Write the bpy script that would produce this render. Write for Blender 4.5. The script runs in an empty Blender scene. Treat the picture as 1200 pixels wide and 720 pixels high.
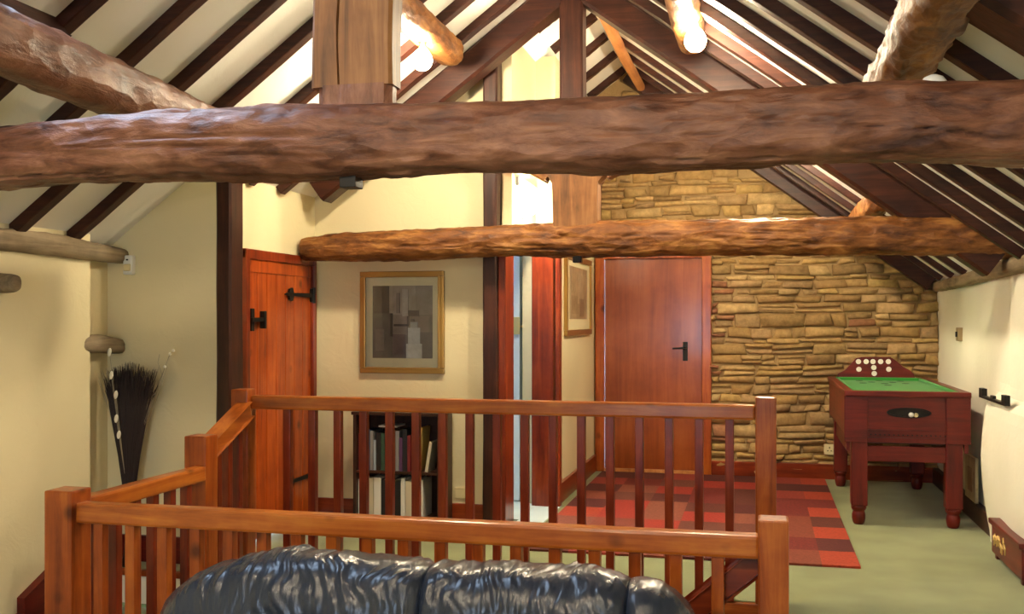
import bpy, bmesh, math, random
from mathutils import Vector, Matrix, noise
random.seed(7)
C = bpy.context.scene.collection
PI = math.pi
# ------------------------------------------------------------------ camera model
F = 1200.0; HZ = 375.0; TH = math.atan(290/1200.0); CAMZ = 1.38
D = Vector((-math.sin(TH), math.cos(TH), 0)); R = Vector((math.cos(TH), math.sin(TH), 0))
def ray(px, py):
    return D + R*((px-600)/F) + Vector((0, 0, (HZ-py)/F))
def aty(px, py, Y):
    r = ray(px, py); t = Y/r.y
    return Vector((r.x*t, Y, CAMZ+r.z*t))
def atx(px, py, X):
    r = ray(px, py); t = X/r.x
    return Vector((X, r.y*t, CAMZ+r.z*t))
cam_d = bpy.data.cameras.new('camera'); cam = bpy.data.objects.new('camera', cam_d); C.objects.link(cam)
cam.location = (0, 0, CAMZ); cam.rotation_euler = (PI/2, 0, TH)
cam_d.sensor_width = 36; cam_d.lens = 36; cam_d.shift_y = 15/1200; cam_d.clip_start = .05
bpy.context.scene.camera = cam

# ------------------------------------------------------------------ materials
def newmat(name):
    m = bpy.data.materials.new(name); m.use_nodes = True
    nt = m.node_tree; b = nt.nodes['Principled BSDF']
    return m, nt, b
def N(nt, t, **kw):
    n = nt.nodes.new(t)
    for k, v in kw.items():
        if k in n.inputs.keys(): n.inputs[k].default_value = v
        else: setattr(n, k, v)
    return n
def ramp(nt, stops):
    n = nt.nodes.new('ShaderNodeValToRGB'); e = n.color_ramp.elements
    while len(e) < len(stops): e.new(.5)
    for i, (p, c) in enumerate(stops):
        e[i].position = p; e[i].color = (*c, 1)
    return n
def plain(name, col, rough=.6, metal=0, coat=0):
    m, nt, b = newmat(name)
    b.inputs['Base Color'].default_value = (*col, 1)
    b.inputs['Roughness'].default_value = rough; b.inputs['Metallic'].default_value = metal
    b.inputs['Coat Weight'].default_value = coat
    tc = N(nt, 'ShaderNodeTexCoord'); nz = N(nt, 'ShaderNodeTexNoise', Scale=40.0, Detail=3.0)
    nt.links.new(tc.outputs['Object'], nz.inputs['Vector'])
    bp = N(nt, 'ShaderNodeBump', Strength=.08, Distance=.002)
    nt.links.new(nz.outputs['Fac'], bp.inputs['Height']); nt.links.new(bp.outputs['Normal'], b.inputs['Normal'])
    return m
def wood(name, axis, c0, c1, c2, rough=.45, grain=14., bump=.25, coat=0, knots=False, mott=3.5, bdist=.006, asp=.07, chip=0):
    """grain runs along axis"""
    m, nt, b = newmat(name)
    tc = N(nt, 'ShaderNodeTexCoord')
    mp = N(nt, 'ShaderNodeMapping'); s = [grain]*3; s['xyz'.index(axis)] = grain*asp
    mp.inputs['Scale'].default_value = s
    nt.links.new(tc.outputs['Object'], mp.inputs['Vector'])
    n1 = N(nt, 'ShaderNodeTexNoise', Scale=2.2, Detail=6.0, Roughness=.65, Distortion=.6)
    nt.links.new(mp.outputs[0], n1.inputs['Vector'])
    n2 = N(nt, 'ShaderNodeTexNoise', Scale=mott, Detail=4.0, Roughness=.6)
    nt.links.new(tc.outputs['Object'], n2.inputs['Vector'])
    mx = N(nt, 'ShaderNodeMath', operation='MULTIPLY_ADD'); mx.inputs[1].default_value = .6
    m2 = N(nt, 'ShaderNodeMath', operation='MULTIPLY'); m2.inputs[1].default_value = .4
    nt.links.new(n2.outputs['Fac'], m2.inputs[0])
    nt.links.new(n1.outputs['Fac'], mx.inputs[0]); nt.links.new(m2.outputs[0], mx.inputs[2])
    rp = ramp(nt, [(.36, c0), (.5, c1), (.64, c2)])
    nt.links.new(mx.outputs[0], rp.inputs[0])
    out = rp.outputs[0]
    if knots:
        mk = N(nt, 'ShaderNodeMapping'); sk = [3.2]*3; sk['xyz'.index(axis)] = 2.6; mk.inputs['Scale'].default_value = sk
        nt.links.new(tc.outputs['Object'], mk.inputs['Vector'])
        vo = N(nt, 'ShaderNodeTexVoronoi', Scale=1.5)
        nt.links.new(mk.outputs[0], vo.inputs['Vector'])
        rk = ramp(nt, [(.06, (.14, .08, .06)), (.17, (1, 1, 1))])
        nt.links.new(vo.outputs['Distance'], rk.inputs[0])
        mm = N(nt, 'ShaderNodeMix', data_type='RGBA', blend_type='MULTIPLY'); mm.inputs[0].default_value = .8
        nt.links.new(out, mm.inputs[6]); nt.links.new(rk.outputs[0], mm.inputs[7]); out = mm.outputs[2]
    nt.links.new(out, b.inputs['Base Color'])
    b.inputs['Roughness'].default_value = rough; b.inputs['Coat Weight'].default_value = coat
    b.inputs['Coat Roughness'].default_value = .15; b.inputs['Specular IOR Level'].default_value = .32
    bp = N(nt, 'ShaderNodeBump', Strength=bump, Distance=bdist)
    nt.links.new(mx.outputs[0], bp.inputs['Height']); nrm = bp
    if chip:
        mc_ = N(nt, 'ShaderNodeMapping'); s2 = [1.]*3; s2['xyz'.index(axis)] = .5; mc_.inputs['Scale'].default_value = s2
        nt.links.new(tc.outputs['Object'], mc_.inputs['Vector'])
        wn = N(nt, 'ShaderNodeTexNoise', Scale=6.0, Detail=2.0)
        nt.links.new(mc_.outputs[0], wn.inputs['Vector'])
        mv = N(nt, 'ShaderNodeMix', data_type='RGBA'); mv.inputs[0].default_value = .12
        nt.links.new(mc_.outputs[0], mv.inputs[6]); nt.links.new(wn.outputs['Color'], mv.inputs[7])
        vo = N(nt, 'ShaderNodeTexVoronoi', Scale=17.0); nt.links.new(mv.outputs[2], vo.inputs['Vector'])
        b2 = N(nt, 'ShaderNodeBump', Strength=chip, Distance=.016)
        nt.links.new(vo.outputs['Distance'], b2.inputs['Height']); nt.links.new(bp.outputs['Normal'], b2.inputs['Normal'])
        n3 = N(nt, 'ShaderNodeTexNoise', Scale=55.0, Detail=5.0, Roughness=.7); nt.links.new(mc_.outputs[0], n3.inputs['Vector'])
        b3 = N(nt, 'ShaderNodeBump', Strength=.5, Distance=.006); nt.links.new(n3.outputs['Fac'], b3.inputs['Height']); nt.links.new(b2.outputs['Normal'], b3.inputs['Normal']); nrm = b3
    nt.links.new(nrm.outputs['Normal'], b.inputs['Normal'])
    return m
def plaster(name, col, bump=.35, sc=9., var=.08):
    m, nt, b = newmat(name)
    tc = N(nt, 'ShaderNodeTexCoord')
    n1 = N(nt, 'ShaderNodeTexNoise', Scale=sc, Detail=5.0, Roughness=.6, Distortion=.8)
    n2 = N(nt, 'ShaderNodeTexNoise', Scale=1.6, Detail=2.0)
    nt.links.new(tc.outputs['Object'], n1.inputs['Vector']); nt.links.new(tc.outputs['Object'], n2.inputs['Vector'])
    rp = ramp(nt, [(.3, tuple(c*(1-var) for c in col)), (.7, col)])
    nt.links.new(n2.outputs['Fac'], rp.inputs[0]); nt.links.new(rp.outputs[0], b.inputs['Base Color'])
    b.inputs['Roughness'].default_value = .85
    bp = N(nt, 'ShaderNodeBump', Strength=bump, Distance=.012)
    nt.links.new(n1.outputs['Fac'], bp.inputs['Height']); nt.links.new(bp.outputs['Normal'], b.inputs['Normal'])
    return m
def emis(name, col, st):
    m, nt, b = newmat(name)
    b.inputs['Base Color'].default_value = (*col, 1)
    b.inputs['Emission Color'].default_value = (*col, 1); b.inputs['Emission Strength'].default_value = st
    return m
M = {}
for a in 'xyz':
    M['hewn_'+a] = wood('hewn_oak_'+a, a, (.040, .013, .008), (.155, .060, .032), (.28, .13, .075), rough=.42, grain=9, bump=.9, bdist=.012, asp=.28, chip=.7)
    M['gold_'+a] = wood('golden_hewn_oak_'+a, a, (.045, .013, .004), (.18, .064, .014), (.38, .175, .048), rough=.5, grain=9, bump=.9, bdist=.012, asp=.28, chip=.8)
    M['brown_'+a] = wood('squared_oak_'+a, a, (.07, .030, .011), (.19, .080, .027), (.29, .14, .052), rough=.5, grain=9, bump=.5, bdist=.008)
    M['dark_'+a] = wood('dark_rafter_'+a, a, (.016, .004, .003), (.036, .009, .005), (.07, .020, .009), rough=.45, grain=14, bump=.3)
    M['pine_'+a] = wood('stained_pine_'+a, a, (.17, .028, .005), (.31, .062, .008), (.46, .125, .018), rough=.30, grain=10, bump=.1, coat=.2, knots=True)
    M['pinered_'+a] = wood('red_pine_'+a, a, (.10, .012, .004), (.19, .024, .006), (.29, .048, .010), rough=.30, grain=10, bump=.1, coat=.2)
    M['mahog_'+a] = wood('mahogany_'+a, a, (.055, .004, .003), (.115, .008, .005), (.175, .016, .008), rough=.4, grain=10, bump=.08, coat=.08)
    M['rail_'+a] = wood('light_pine_'+a, a, (.22, .045, .006), (.40, .100, .014), (.55, .18, .026), rough=.28, grain=10, bump=.08, coat=.3, knots=True)
    M['black_'+a] = wood('dark_bookcase_'+a, a, (.020, .008, .005), (.045, .016, .009), (.07, .026, .014), rough=.4, grain=10, bump=.1)
M['grey_y'] = wood('weathered_timber', 'y', (.10, .075, .045), (.24, .18, .11), (.36, .28, .18), rough=.75, grain=9, bump=.6, bdist=.010)
M['door'] = wood('ledged_door_pine', 'z', (.20, .024, .004), (.38, .060, .007), (.52, .11, .016), rough=.32, grain=9, bump=.12, coat=.25, knots=True)
M['flush'] = wood('veneer_door', 'z', (.18, .034, .007), (.25, .055, .010), (.32, .085, .017), rough=.3, grain=6, bump=.03, coat=.3)
M['ridge'] = wood('ridge_pine', 'y', (.30, .10, .03), (.48, .19, .06), (.6, .28, .1), rough=.5, grain=9)
M['wall'] = plaster('cream_plaster', (.78, .685, .43))
M['wallw'] = plaster('white_plaster', (.88, .85, .70))
M['ceil'] = plaster('ceiling_plaster', (.88, .86, .78), bump=.2)
M['cool'] = plaster('pale_blue_paint', (.70, .80, .90), bump=.1)
M['mortar'] = plaster('stone_mortar', (.36, .235, .10), bump=.9, sc=30)
M['black'] = plain('black_iron', (.015, .013, .012), .5, .6)
M['white'] = plain('white_plastic', (.82, .82, .78), .35)
M['cream'] = plain('cream_plastic', (.72, .62, .36), .4)
M['chrome'] = plain('brass', (.7, .5, .2), .3, 1)
M['goldframe'] = plain('gilt_frame', (.40, .24, .07), .32, .7)
M['mat'] = plain('cream_mount', (.74, .66, .42), .7)
M['shell'] = plain('pale_shell', (.85, .80, .66), .5)
M['twig'] = plain('black_twig', (.020, .010, .010), .7)
M['paletwig'] = plain('pale_twig', (.38, .32, .22), .8)
M['vase'] = plain('black_vase', (.018, .008, .008), .3)
M['inkwhite'] = plain('white_spot', (.86, .80, .72), .5)
M['goldpaint'] = plain('gold_paint', (.62, .42, .14), .45, .3)
M['void'] = plain('dark_opening', (.006, .004, .004), .8)

def carpet_mat(name, c0, c1):
    m, nt, b = newmat(name); tc = N(nt, 'ShaderNodeTexCoord')
    n1 = N(nt, 'ShaderNodeTexNoise', Scale=230.0, Detail=2.0); n2 = N(nt, 'ShaderNodeTexNoise', Scale=3.0, Detail=4.0)
    for n in (n1, n2): nt.links.new(tc.outputs['Object'], n.inputs['Vector'])
    ad = N(nt, 'ShaderNodeMath', operation='MULTIPLY_ADD'); ad.inputs[1].default_value = .5
    hf = N(nt, 'ShaderNodeMath', operation='MULTIPLY'); hf.inputs[1].default_value = .5
    nt.links.new(n1.outputs['Fac'], ad.inputs[0]); nt.links.new(n2.outputs['Fac'], hf.inputs[0]); nt.links.new(hf.outputs[0], ad.inputs[2])
    rp = ramp(nt, [(.38, c0), (.62, c1)]); nt.links.new(ad.outputs[0], rp.inputs[0]); nt.links.new(rp.outputs[0], b.inputs['Base Color'])
    b.inputs['Roughness'].default_value = .95; b.inputs['Sheen Weight'].default_value = .3
    bp = N(nt, 'ShaderNodeBump', Strength=.5, Distance=.004); nt.links.new(n1.outputs['Fac'], bp.inputs['Height']); nt.links.new(bp.outputs['Normal'], b.inputs['Normal'])
    return m
M['carpet'] = carpet_mat('green_carpet', (.15, .17, .062), (.24, .27, .11))
M['tile_light'] = carpet_mat('pale_floor_and_light', (.45, .55, .55), (.58, .68, .66))

def attr_mat(name, rough, bump, sc, coat=0, dist=.01):
    m, nt, b = newmat(name); at = N(nt, 'ShaderNodeAttribute', attribute_name='col')
    tc = N(nt, 'ShaderNodeTexCoord'); nz = N(nt, 'ShaderNodeTexNoise', Scale=sc, Detail=6.0, Roughness=.65)
    nt.links.new(tc.outputs['Object'], nz.inputs['Vector'])
    rp = ramp(nt, [(.3, (.62, .60, .55)), (.7, (1.15, 1.15, 1.15))]); nt.links.new(nz.outputs['Fac'], rp.inputs[0])
    mm = N(nt, 'ShaderNodeMix', data_type='RGBA', blend_type='MULTIPLY'); mm.inputs[0].default_value = 1
    nt.links.new(at.outputs['Color'], mm.inputs[6]); nt.links.new(rp.outputs[0], mm.inputs[7]); nt.links.new(mm.outputs[2], b.inputs['Base Color'])
    b.inputs['Roughness'].default_value = rough
    bp = N(nt, 'ShaderNodeBump', Strength=bump, Distance=dist); nt.links.new(nz.outputs['Fac'], bp.inputs['Height']); nt.links.new(bp.outputs['Normal'], b.inputs['Normal'])
    return m
M['stone'] = attr_mat('rubble_stone', .85, .7, 18., dist=.012)
M['rug'] = attr_mat('patchwork_rug_wool', .95, .5, 60., dist=.004)
M['art'] = attr_mat('abstract_print', .35, .05, 9.)

m, nt, b = newmat('black_leather'); tc = N(nt, 'ShaderNodeTexCoord')
vo = N(nt, 'ShaderNodeTexVoronoi', Scale=260.0); nt.links.new(tc.outputs['Object'], vo.inputs['Vector'])
nz = N(nt, 'ShaderNodeTexNoise', Scale=9.0, Detail=3.0); mp = N(nt, 'ShaderNodeMapping'); mp.inputs['Scale'].default_value = (3, .8, .8)
nt.links.new(tc.outputs['Object'], mp.inputs['Vector']); nt.links.new(mp.outputs[0], nz.inputs['Vector'])
bp = N(nt, 'ShaderNodeBump', Strength=.12, Distance=.002); nt.links.new(vo.outputs['Distance'], bp.inputs['Height'])
bq = N(nt, 'ShaderNodeBump', Strength=.5, Distance=.012); nt.links.new(nz.outputs['Fac'], bq.inputs['Height']); nt.links.new(bp.outputs['Normal'], bq.inputs['Normal'])
nt.links.new(bq.outputs['Normal'], b.inputs['Normal'])
b.inputs['Base Color'].default_value = (.020, .026, .042, 1); b.inputs['Roughness'].default_value = .25
M['leather'] = m
m, nt, b = newmat('window_glass')
for n in list(nt.nodes):
    if n.type != 'OUTPUT_MATERIAL': nt.nodes.remove(n)
o_ = nt.nodes['Material Output']; tr = N(nt, 'ShaderNodeBsdfTransparent'); gl = N(nt, 'ShaderNodeBsdfGlossy', Roughness=.02)
fr = N(nt, 'ShaderNodeFresnel', IOR=1.45); ms = N(nt, 'ShaderNodeMixShader')
nt.links.new(fr.outputs[0], ms.inputs[0]); nt.links.new(tr.outputs[0], ms.inputs[1]); nt.links.new(gl.outputs[0], ms.inputs[2]); nt.links.new(ms.outputs[0], o_.inputs[0])
M['glass'] = m
m, nt, b = newmat('baize'); b.inputs['Base Color'].default_value = (.025, .25, .03, 1); b.inputs['Roughness'].default_value = .9
b.inputs['Sheen Weight'].default_value = .15; M['baize'] = m

# ------------------------------------------------------------------ mesh helpers (all in world coordinates)
def MB(): return bmesh.new()
def box(bm, x0, x1, y0, y1, z0, z1, bev=0, seg=2):
    r = bmesh.ops.create_cube(bm, size=1)
    for v in r['verts']:
        v.co = Vector((x0+(v.co.x+.5)*(x1-x0), y0+(v.co.y+.5)*(y1-y0), z0+(v.co.z+.5)*(z1-z0)))
    if bev:
        es = {e for v in r['verts'] for e in v.link_edges}
        bmesh.ops.bevel(bm, geom=list(es), offset=bev, segments=seg, profile=.6, affect='EDGES')
def obox(bm, a, b, w, h, up=Vector((0, 0, 1)), bev=0):
    """bar from a to b, w across, h along up"""
    a = Vector(a); b = Vector(b); t = (b-a).normalized(); s = t.cross(up).normalized(); u = s.cross(t)
    r = bmesh.ops.create_cube(bm, size=1); L = (b-a).length
    for v in r['verts']:
        c = v.co.copy(); v.co = a + t*((c.x+.5)*L) + s*(c.y*w) + u*(c.z*h)
    if bev:
        es = {e for v in r['verts'] for e in v.link_edges}
        bmesh.ops.bevel(bm, geom=list(es), offset=bev, segments=2, profile=.6, affect='EDGES')
def tube(bm, pts, rad, n=10, cap=True):
    pts = [Vector(p) for p in pts]; rings = []
    if not hasattr(rad, '__len__'): rad = [rad]*len(pts)
    for i, p in enumerate(pts):
        t = (pts[min(i+1, len(pts)-1)]-pts[max(i-1, 0)]).normalized()
        ref = Vector((0, 0, 1)) if abs(t.z) < .9 else Vector((1, 0, 0))
        s = t.cross(ref).normalized(); u = s.cross(t)
        rings.append([bm.verts.new(p+(s*math.cos(2*PI*k/n)+u*math.sin(2*PI*k/n))*rad[i]) for k in range(n)])
    for a, b2 in zip(rings, rings[1:]):
        for k in range(n): bm.faces.new((a[k], a[(k+1) % n], b2[(k+1) % n], b2[k]))
    if cap: bm.faces.new(rings[0][::-1]); bm.faces.new(rings[-1])
def lathe(bm, c, prof, n=20):
    rings = [[bm.verts.new((c[0]+r*math.cos(2*PI*k/n), c[1]+r*math.sin(2*PI*k/n), c[2]+z)) for k in range(n)] for r, z in prof]
    for a, b2 in zip(rings, rings[1:]):
        for k in range(n): bm.faces.new((a[k], a[(k+1) % n], b2[(k+1) % n], b2[k]))
    bm.faces.new(rings[0][::-1]); bm.faces.new(rings[-1])
def prism(bm, poly, fn, d0, d1):
    """poly in 2D; fn(u, v, d) -> xyz"""
    a = [bm.verts.new(fn(u, v, d0)) for u, v in poly]; b2 = [bm.verts.new(fn(u, v, d1)) for u, v in poly]; n = len(poly)
    bm.faces.new(a); bm.faces.new(b2[::-1])
    for i in range(n): bm.faces.new((a[i], b2[i], b2[(i+1) % n], a[(i+1) % n]))
def log_mesh(bm, pts, rad, seed, n=36, step=.03, sq=.35, rough=1., facet=1.):
    """hewn tree-trunk timber: smooth path, rounded-square section, adze facets, shakes and rounded ends"""
    pts = [Vector(p) for p in pts]; L = [0]
    for a, b2 in zip(pts, pts[1:]): L.append(L[-1]+(b2-a).length)
    def samp(s):
        for i in range(len(pts)-1):
            if s <= L[i+1] or i == len(pts)-2:
                f = (s-L[i])/(L[i+1]-L[i]); f = min(max(f, 0), 1); g = f*f*(3-2*f)*.5+f*.5
                return pts[i].lerp(pts[i+1], f) + Vector((0, 0, 0))*(g), rad[i]*(1-f)+rad[i+1]*f
    tot = L[-1]; m_ = max(6, int(tot/step)); rings = []
    T = (pts[-1]-pts[0]).normalized(); S = T.cross(Vector((0, 0, 1))).normalized(); U = S.cross(T)
    ss = [0, .008, .02] + [.02+(tot-.04)*i/m_ for i in range(1, m_)] + [tot-.02, tot-.008, tot]
    sc = [.80, .92, .98] + [1]*(m_-1) + [.98, .92, .80]
    for s, k0 in zip(ss, sc):
        p, r0 = samp(s); ring = []
        for k in range(n):
            a = 2*PI*k/n; ca, sa = math.cos(a), math.sin(a)
            e = 2/(1+sq*1.6); q = (abs(ca)**(2/ (2/e) if False else 2+3*sq)+abs(sa)**(2+3*sq))**(-1/(2+3*sq))
            q = 1+(q-1)*.8
            d = (S*ca+U*sa)
            w = Vector((s*1.3, ca*.5, sa*.5))+Vector((seed*7.3, seed*3.1, 0))
            lo = noise.noise(w)*.10; v4 = noise.voronoi(Vector((s*13.0, ca*2.6+5*seed, sa*2.6)))[0]
            v3 = noise.voronoi(Vector((s*7.0, ca*1.6+9*seed, sa*1.6)))[0]
            ad = ((v3[1]-v3[0])*.085+(v4[1]-v4[0])*.05-.04)*facet
            hi = noise.fractal(Vector((s*5, ca*4, sa*4+seed)), .8, 2.1, 4)*.035*rough
            cr = noise.noise(Vector((s*.9+seed*5, a*1.7, seed))) ; crack = -.20*math.exp(-(cr/.026)**2)*min(1, max(0, noise.noise(Vector((s*1.1, seed*9, 4)))*2+.55))*(n > 60)
            ring.append(bm.verts.new(p + d*(r0*k0*q*(1+lo+ad+hi+crack))))
        rings.append(ring)
    for a, b2 in zip(rings, rings[1:]):
        for k in range(n): bm.faces.new((a[k], a[(k+1) % n], b2[(k+1) % n], b2[k]))
    bm.faces.new(rings[0][::-1]); bm.faces.new(rings[-1])
def obj(name, bm, mat, parent=None, smooth=False, cols=None, origin=None):
    bmesh.ops.recalc_face_normals(bm, faces=bm.faces)
    vs = [v.co for v in bm.verts]
    if parent: o0 = parent.matrix_world_loc if False else Vector(parent['_w'])
    elif origin is not None: o0 = Vector(origin)
    else:
        o0 = Vector(((min(v.x for v in vs)+max(v.x for v in vs))/2, (min(v.y for v in vs)+max(v.y for v in vs))/2, min(v.z for v in vs)))
    for v in bm.verts: v.co -= o0
    me = bpy.data.meshes.new(name); bm.to_mesh(me); bm.free()
    me.materials.append(mat if not isinstance(mat, str) else M[mat])
    o = bpy.data.objects.new(name, me); C.objects.link(o)
    if smooth:
        me.polygons.foreach_set('use_smooth', [True]*len(me.polygons))
    if parent: o.parent = parent; o['_w'] = tuple(o0)
    else: o.location = o0; o['_w'] = tuple(o0)
    return o
def tag(o, label, cat, group=None):
    o['label'] = label; o['category'] = cat
    if group: o['group'] = group
    return o
def thing(name, label, cat, loc, group=None):
    o = bpy.data.objects.new(name, None); C.objects.link(o); o.location = loc; o['_w'] = tuple(loc)
    o.empty_display_size = .1
    return tag(o, label, cat, group)
def struct(o, label=None):
    o['kind'] = 'structure'
    if label: o['label'] = label
    return o

# ------------------------------------------------------------------ room dimensions
ZF = -.36                      # lower floor by the sofa, upper floor is 0
XL = -3.58; XR = 1.48; YB = 9.30; YP = 6.70; YN = -3.2
def zl(x): return 4.50+.74*x   # left roof soffit
def zr(x): return 2.795-.74*x
XA = (2.795-4.5)/1.48; ZA = zl(XA)

# floors
bm = MB()
box(bm, -4.2, 1.6, 5.15, 9.6, -.25, 0)
box(bm, .04, 1.6, 3.50, 5.15, -.25, 0)
box(bm, -4.2, -2.78, 5.0, 5.15, -.25, 0)
struct(obj('floor', bm, 'carpet', origin=(0, 0, 0)), 'green carpet of the raised landing')
bm = MB(); box(bm, -4.2, 1.6, YN-.1, 3.50, ZF-.25, ZF); box(bm, -4.2, -2.78, 3.5, 4.72, ZF-.25, ZF)
struct(obj('floor', bm, 'carpet', origin=(0, 0, 0)), 'green carpet of the lower floor by the sofa')
# steps up at the left and the right of the stairwell
for nm, x0, x1, y1, lab in (('step', -4.0, -2.78, 5.0, 'low carpeted step between the left wall and the stairwell railing'), ('step', .10, 1.6, 3.5, 'low carpeted step in front of the right wall')):
    s_ = -1
    t = thing('floor_step', lab, 'step', ((x0+x1)/2, y1-.15, ZF)); t['kind'] = 'structure'
    bm = MB(); box(bm, x0, x1, y1-.28, y1-.012, ZF, -.20); obj('tread', bm, 'carpet', t)
    bm = MB(); box(bm, x0, x1, y1-.012, y1+.0, -.18, -.02); obj('riser', bm, 'wallw', t)
    bm = MB(); box(bm, x0, x1, y1-.03, y1+.01, -.026, .006, .006); box(bm, x0, x1, y1-.31, y1-.27, -.206, -.174, .006); obj('nosing', bm, 'pine_x', t)
# stairwell shaft and stairs going down to the left
bm = MB()
box(bm, -2.80, .10, 3.42, 3.50, -2.9, ZF); box(bm, -2.80, .10, 5.15, 5.23, -2.9, -.25); box(bm, -2.86, -2.78, 3.42, 5.23, -2.9, -.36)
box(bm, .10, .18, 3.42, 5.23, -2.9, -.25); box(bm, -2.86, .18, 3.42, 5.23, -3.0, -2.9)
struct(obj('wall_stairwell', bm, 'wallw', origin=(0, 0, 0)))
t = thing('staircase', 'carpeted stairs going down inside the railed stairwell', 'stairs', (-1.3, 4.3, -2.9)); t['kind'] = 'structure'
for k in range(11):
    x1 = .08-k*.245; z = -.19-k*.235
    bm = MB(); box(bm, x1-.245, x1, 3.52, 5.13, z-.06, z, .006); obj('tread', bm, 'carpet', t)
    bm = MB(); box(bm, x1-.02, x1, 3.52, 5.13, z, z+.19); obj('riser', bm, 'wallw', t)
bm = MB(); box(bm, .0, .12, 3.62, 5.10, -.03, .012, .008); obj('nosing', bm, 'pine_y', t)
bm = MB(); box(bm, -2.8, .04, 5.115, 5.165, -.30, -.005, .004); box(bm, .04, .07, 3.55, 5.10, -.2, -.03, .004); struct(obj('trim_1', bm, 'pine_x'), 'stained pine fascia round the stairwell edge')
bm = MB(); box(bm, -2.80, -2.76, 3.55, 5.12, -.36, -.30); box(bm, -2.8, .04, 3.49, 3.53, -.60, -.355); struct(obj('trim_2', bm, 'pine_y'), 'stained pine fascia on the near stairwell edge')

# ------------------------------------------------------------------ walls
def wallprof(name, y0, y1, xs, mat, zb=0, hole=None):
    """wall in XZ, following the roof; thickness y0..y1"""
    bm = MB(); xs = sorted(xs)
    for a, b2 in zip(xs, xs[1:]):
        za = min(zl(a), zr(a)); zb2 = min(zl(b2), zr(b2)); z0a = zb
        if hole and a >= hole[0]-1e-6 and b2 <= hole[1]+1e-6: z0a = hole[2]
        poly = [(a, z0a), (b2, z0a), (b2, zb2+.05), (a, za+.05)]
        prism(bm, poly, lambda u, v, d: (u, d, v), y0, y1)
    return struct(obj(name, bm, mat, origin=(0, 0, 0)))
# left wall: thick part then recess
bm = MB(); box(bm, -4.0, XL, YN, 4.93, ZF-.1, 1.86); box(bm, -4.0, -3.66, 4.93, 5.25, ZF-.1, 1.82)
struct(obj('wall_left', bm, 'wall', origin=(0, 0, 0)))
wallprof('wall_partition', 5.20, 5.32, [-3.98, -2.93], 'wall')
bm = MB(); box(bm, -3.17, -3.05, 5.30, 5.66, 0, zl(-3.1)+.05); box(bm, -3.17, -3.05, 5.66, 6.66, 1.75, zl(-3.1)+.05); box(bm, -3.17, -3.05, 6.66, 6.75, 0, zl(-3.1)+.05)
struct(obj('wall_side', bm, 'wall', origin=(0, 0, 0)))
wallprof('wall_picture', YP, YP+.12, [-3.16, -1.69], 'wall')
# corridor wall, lintel over the narrow doorway
bm = MB(); box(bm, -1.72, -1.47, 7.45, YB+.1, 0, zl(-1.6)+.02); box(bm, -1.72, -1.62, YP+.0, 7.45, 1.96, zl(-1.66)+.05)
struct(obj('wall_corridor', bm, 'wall', origin=(0, 0, 0)))
# bathroom behind the narrow doorway
bm = MB(); box(bm, -3.0, -1.60, 8.7, 8.8, 0, 2.3); box(bm, -3.0, -2.9, 6.82, 8.7, 0, 2.3); box(bm, -3.0, -1.60, 6.82, 8.8, 2.3, 2.36); box(bm, -2.9, -1.75, 6.82, 6.84, 0, 2.3)
struct(obj('wall_washroom', bm, 'cool', origin=(0, 0, 0)))
bm = MB(); box(bm, -2.9, -1.605, 6.83, 8.7, .0, .012); box(bm, -1.605, -1.42, 6.62, 7.45, .0, .010)  # second slab paints the light spilling out of the doorway
struct(obj('floor', bm, 'tile_light', origin=(0, 0, 0)), 'pale washroom floor and painted light patch outside its doorway')
# right wall
bm = MB(); box(bm, XR, 1.75, YN, YB+.1, ZF-.1, 1.74)
# wavy plaster face with a swelling lower part
def bump_wall():
    ny, nz = 70, 34; g = []
    for j in range(nz+1):
        z = -.36+2.08*j/nz; row = []
        for i in range(ny+1):
            Y = 2.6+ (YB-2.6)*i/ny
            d = .02*noise.noise(Vector((Y*.9, z*1.1, 3)))+.012*noise.noise(Vector((Y*2.6, z*2.2, 8)))
            fy = 1/(1+math.exp((Y-6.98)/.018))            # nearer than the pier edge
            edge = .13*(.55+.45*math.sin(PI*min(max((z-.05)/.95, 0), 1))**.7)
            fz = 1/(1+math.exp((z-.90)/.012))
            d += edge*fy*fz + .035/(1+math.exp((Y-6.62)/.02))*(1-fz)
            row.append(bm.verts.new((XR-.012-d, Y, z)))
        g.append(row)
    for j in range(nz):
        for i in range(ny): bm.faces.new((g[j][i], g[j][i+1], g[j+1][i+1], g[j+1][i]))
bump_wall()
o = struct(obj('wall_right', bm, 'wallw', origin=(0, 0, 0))); 
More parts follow.
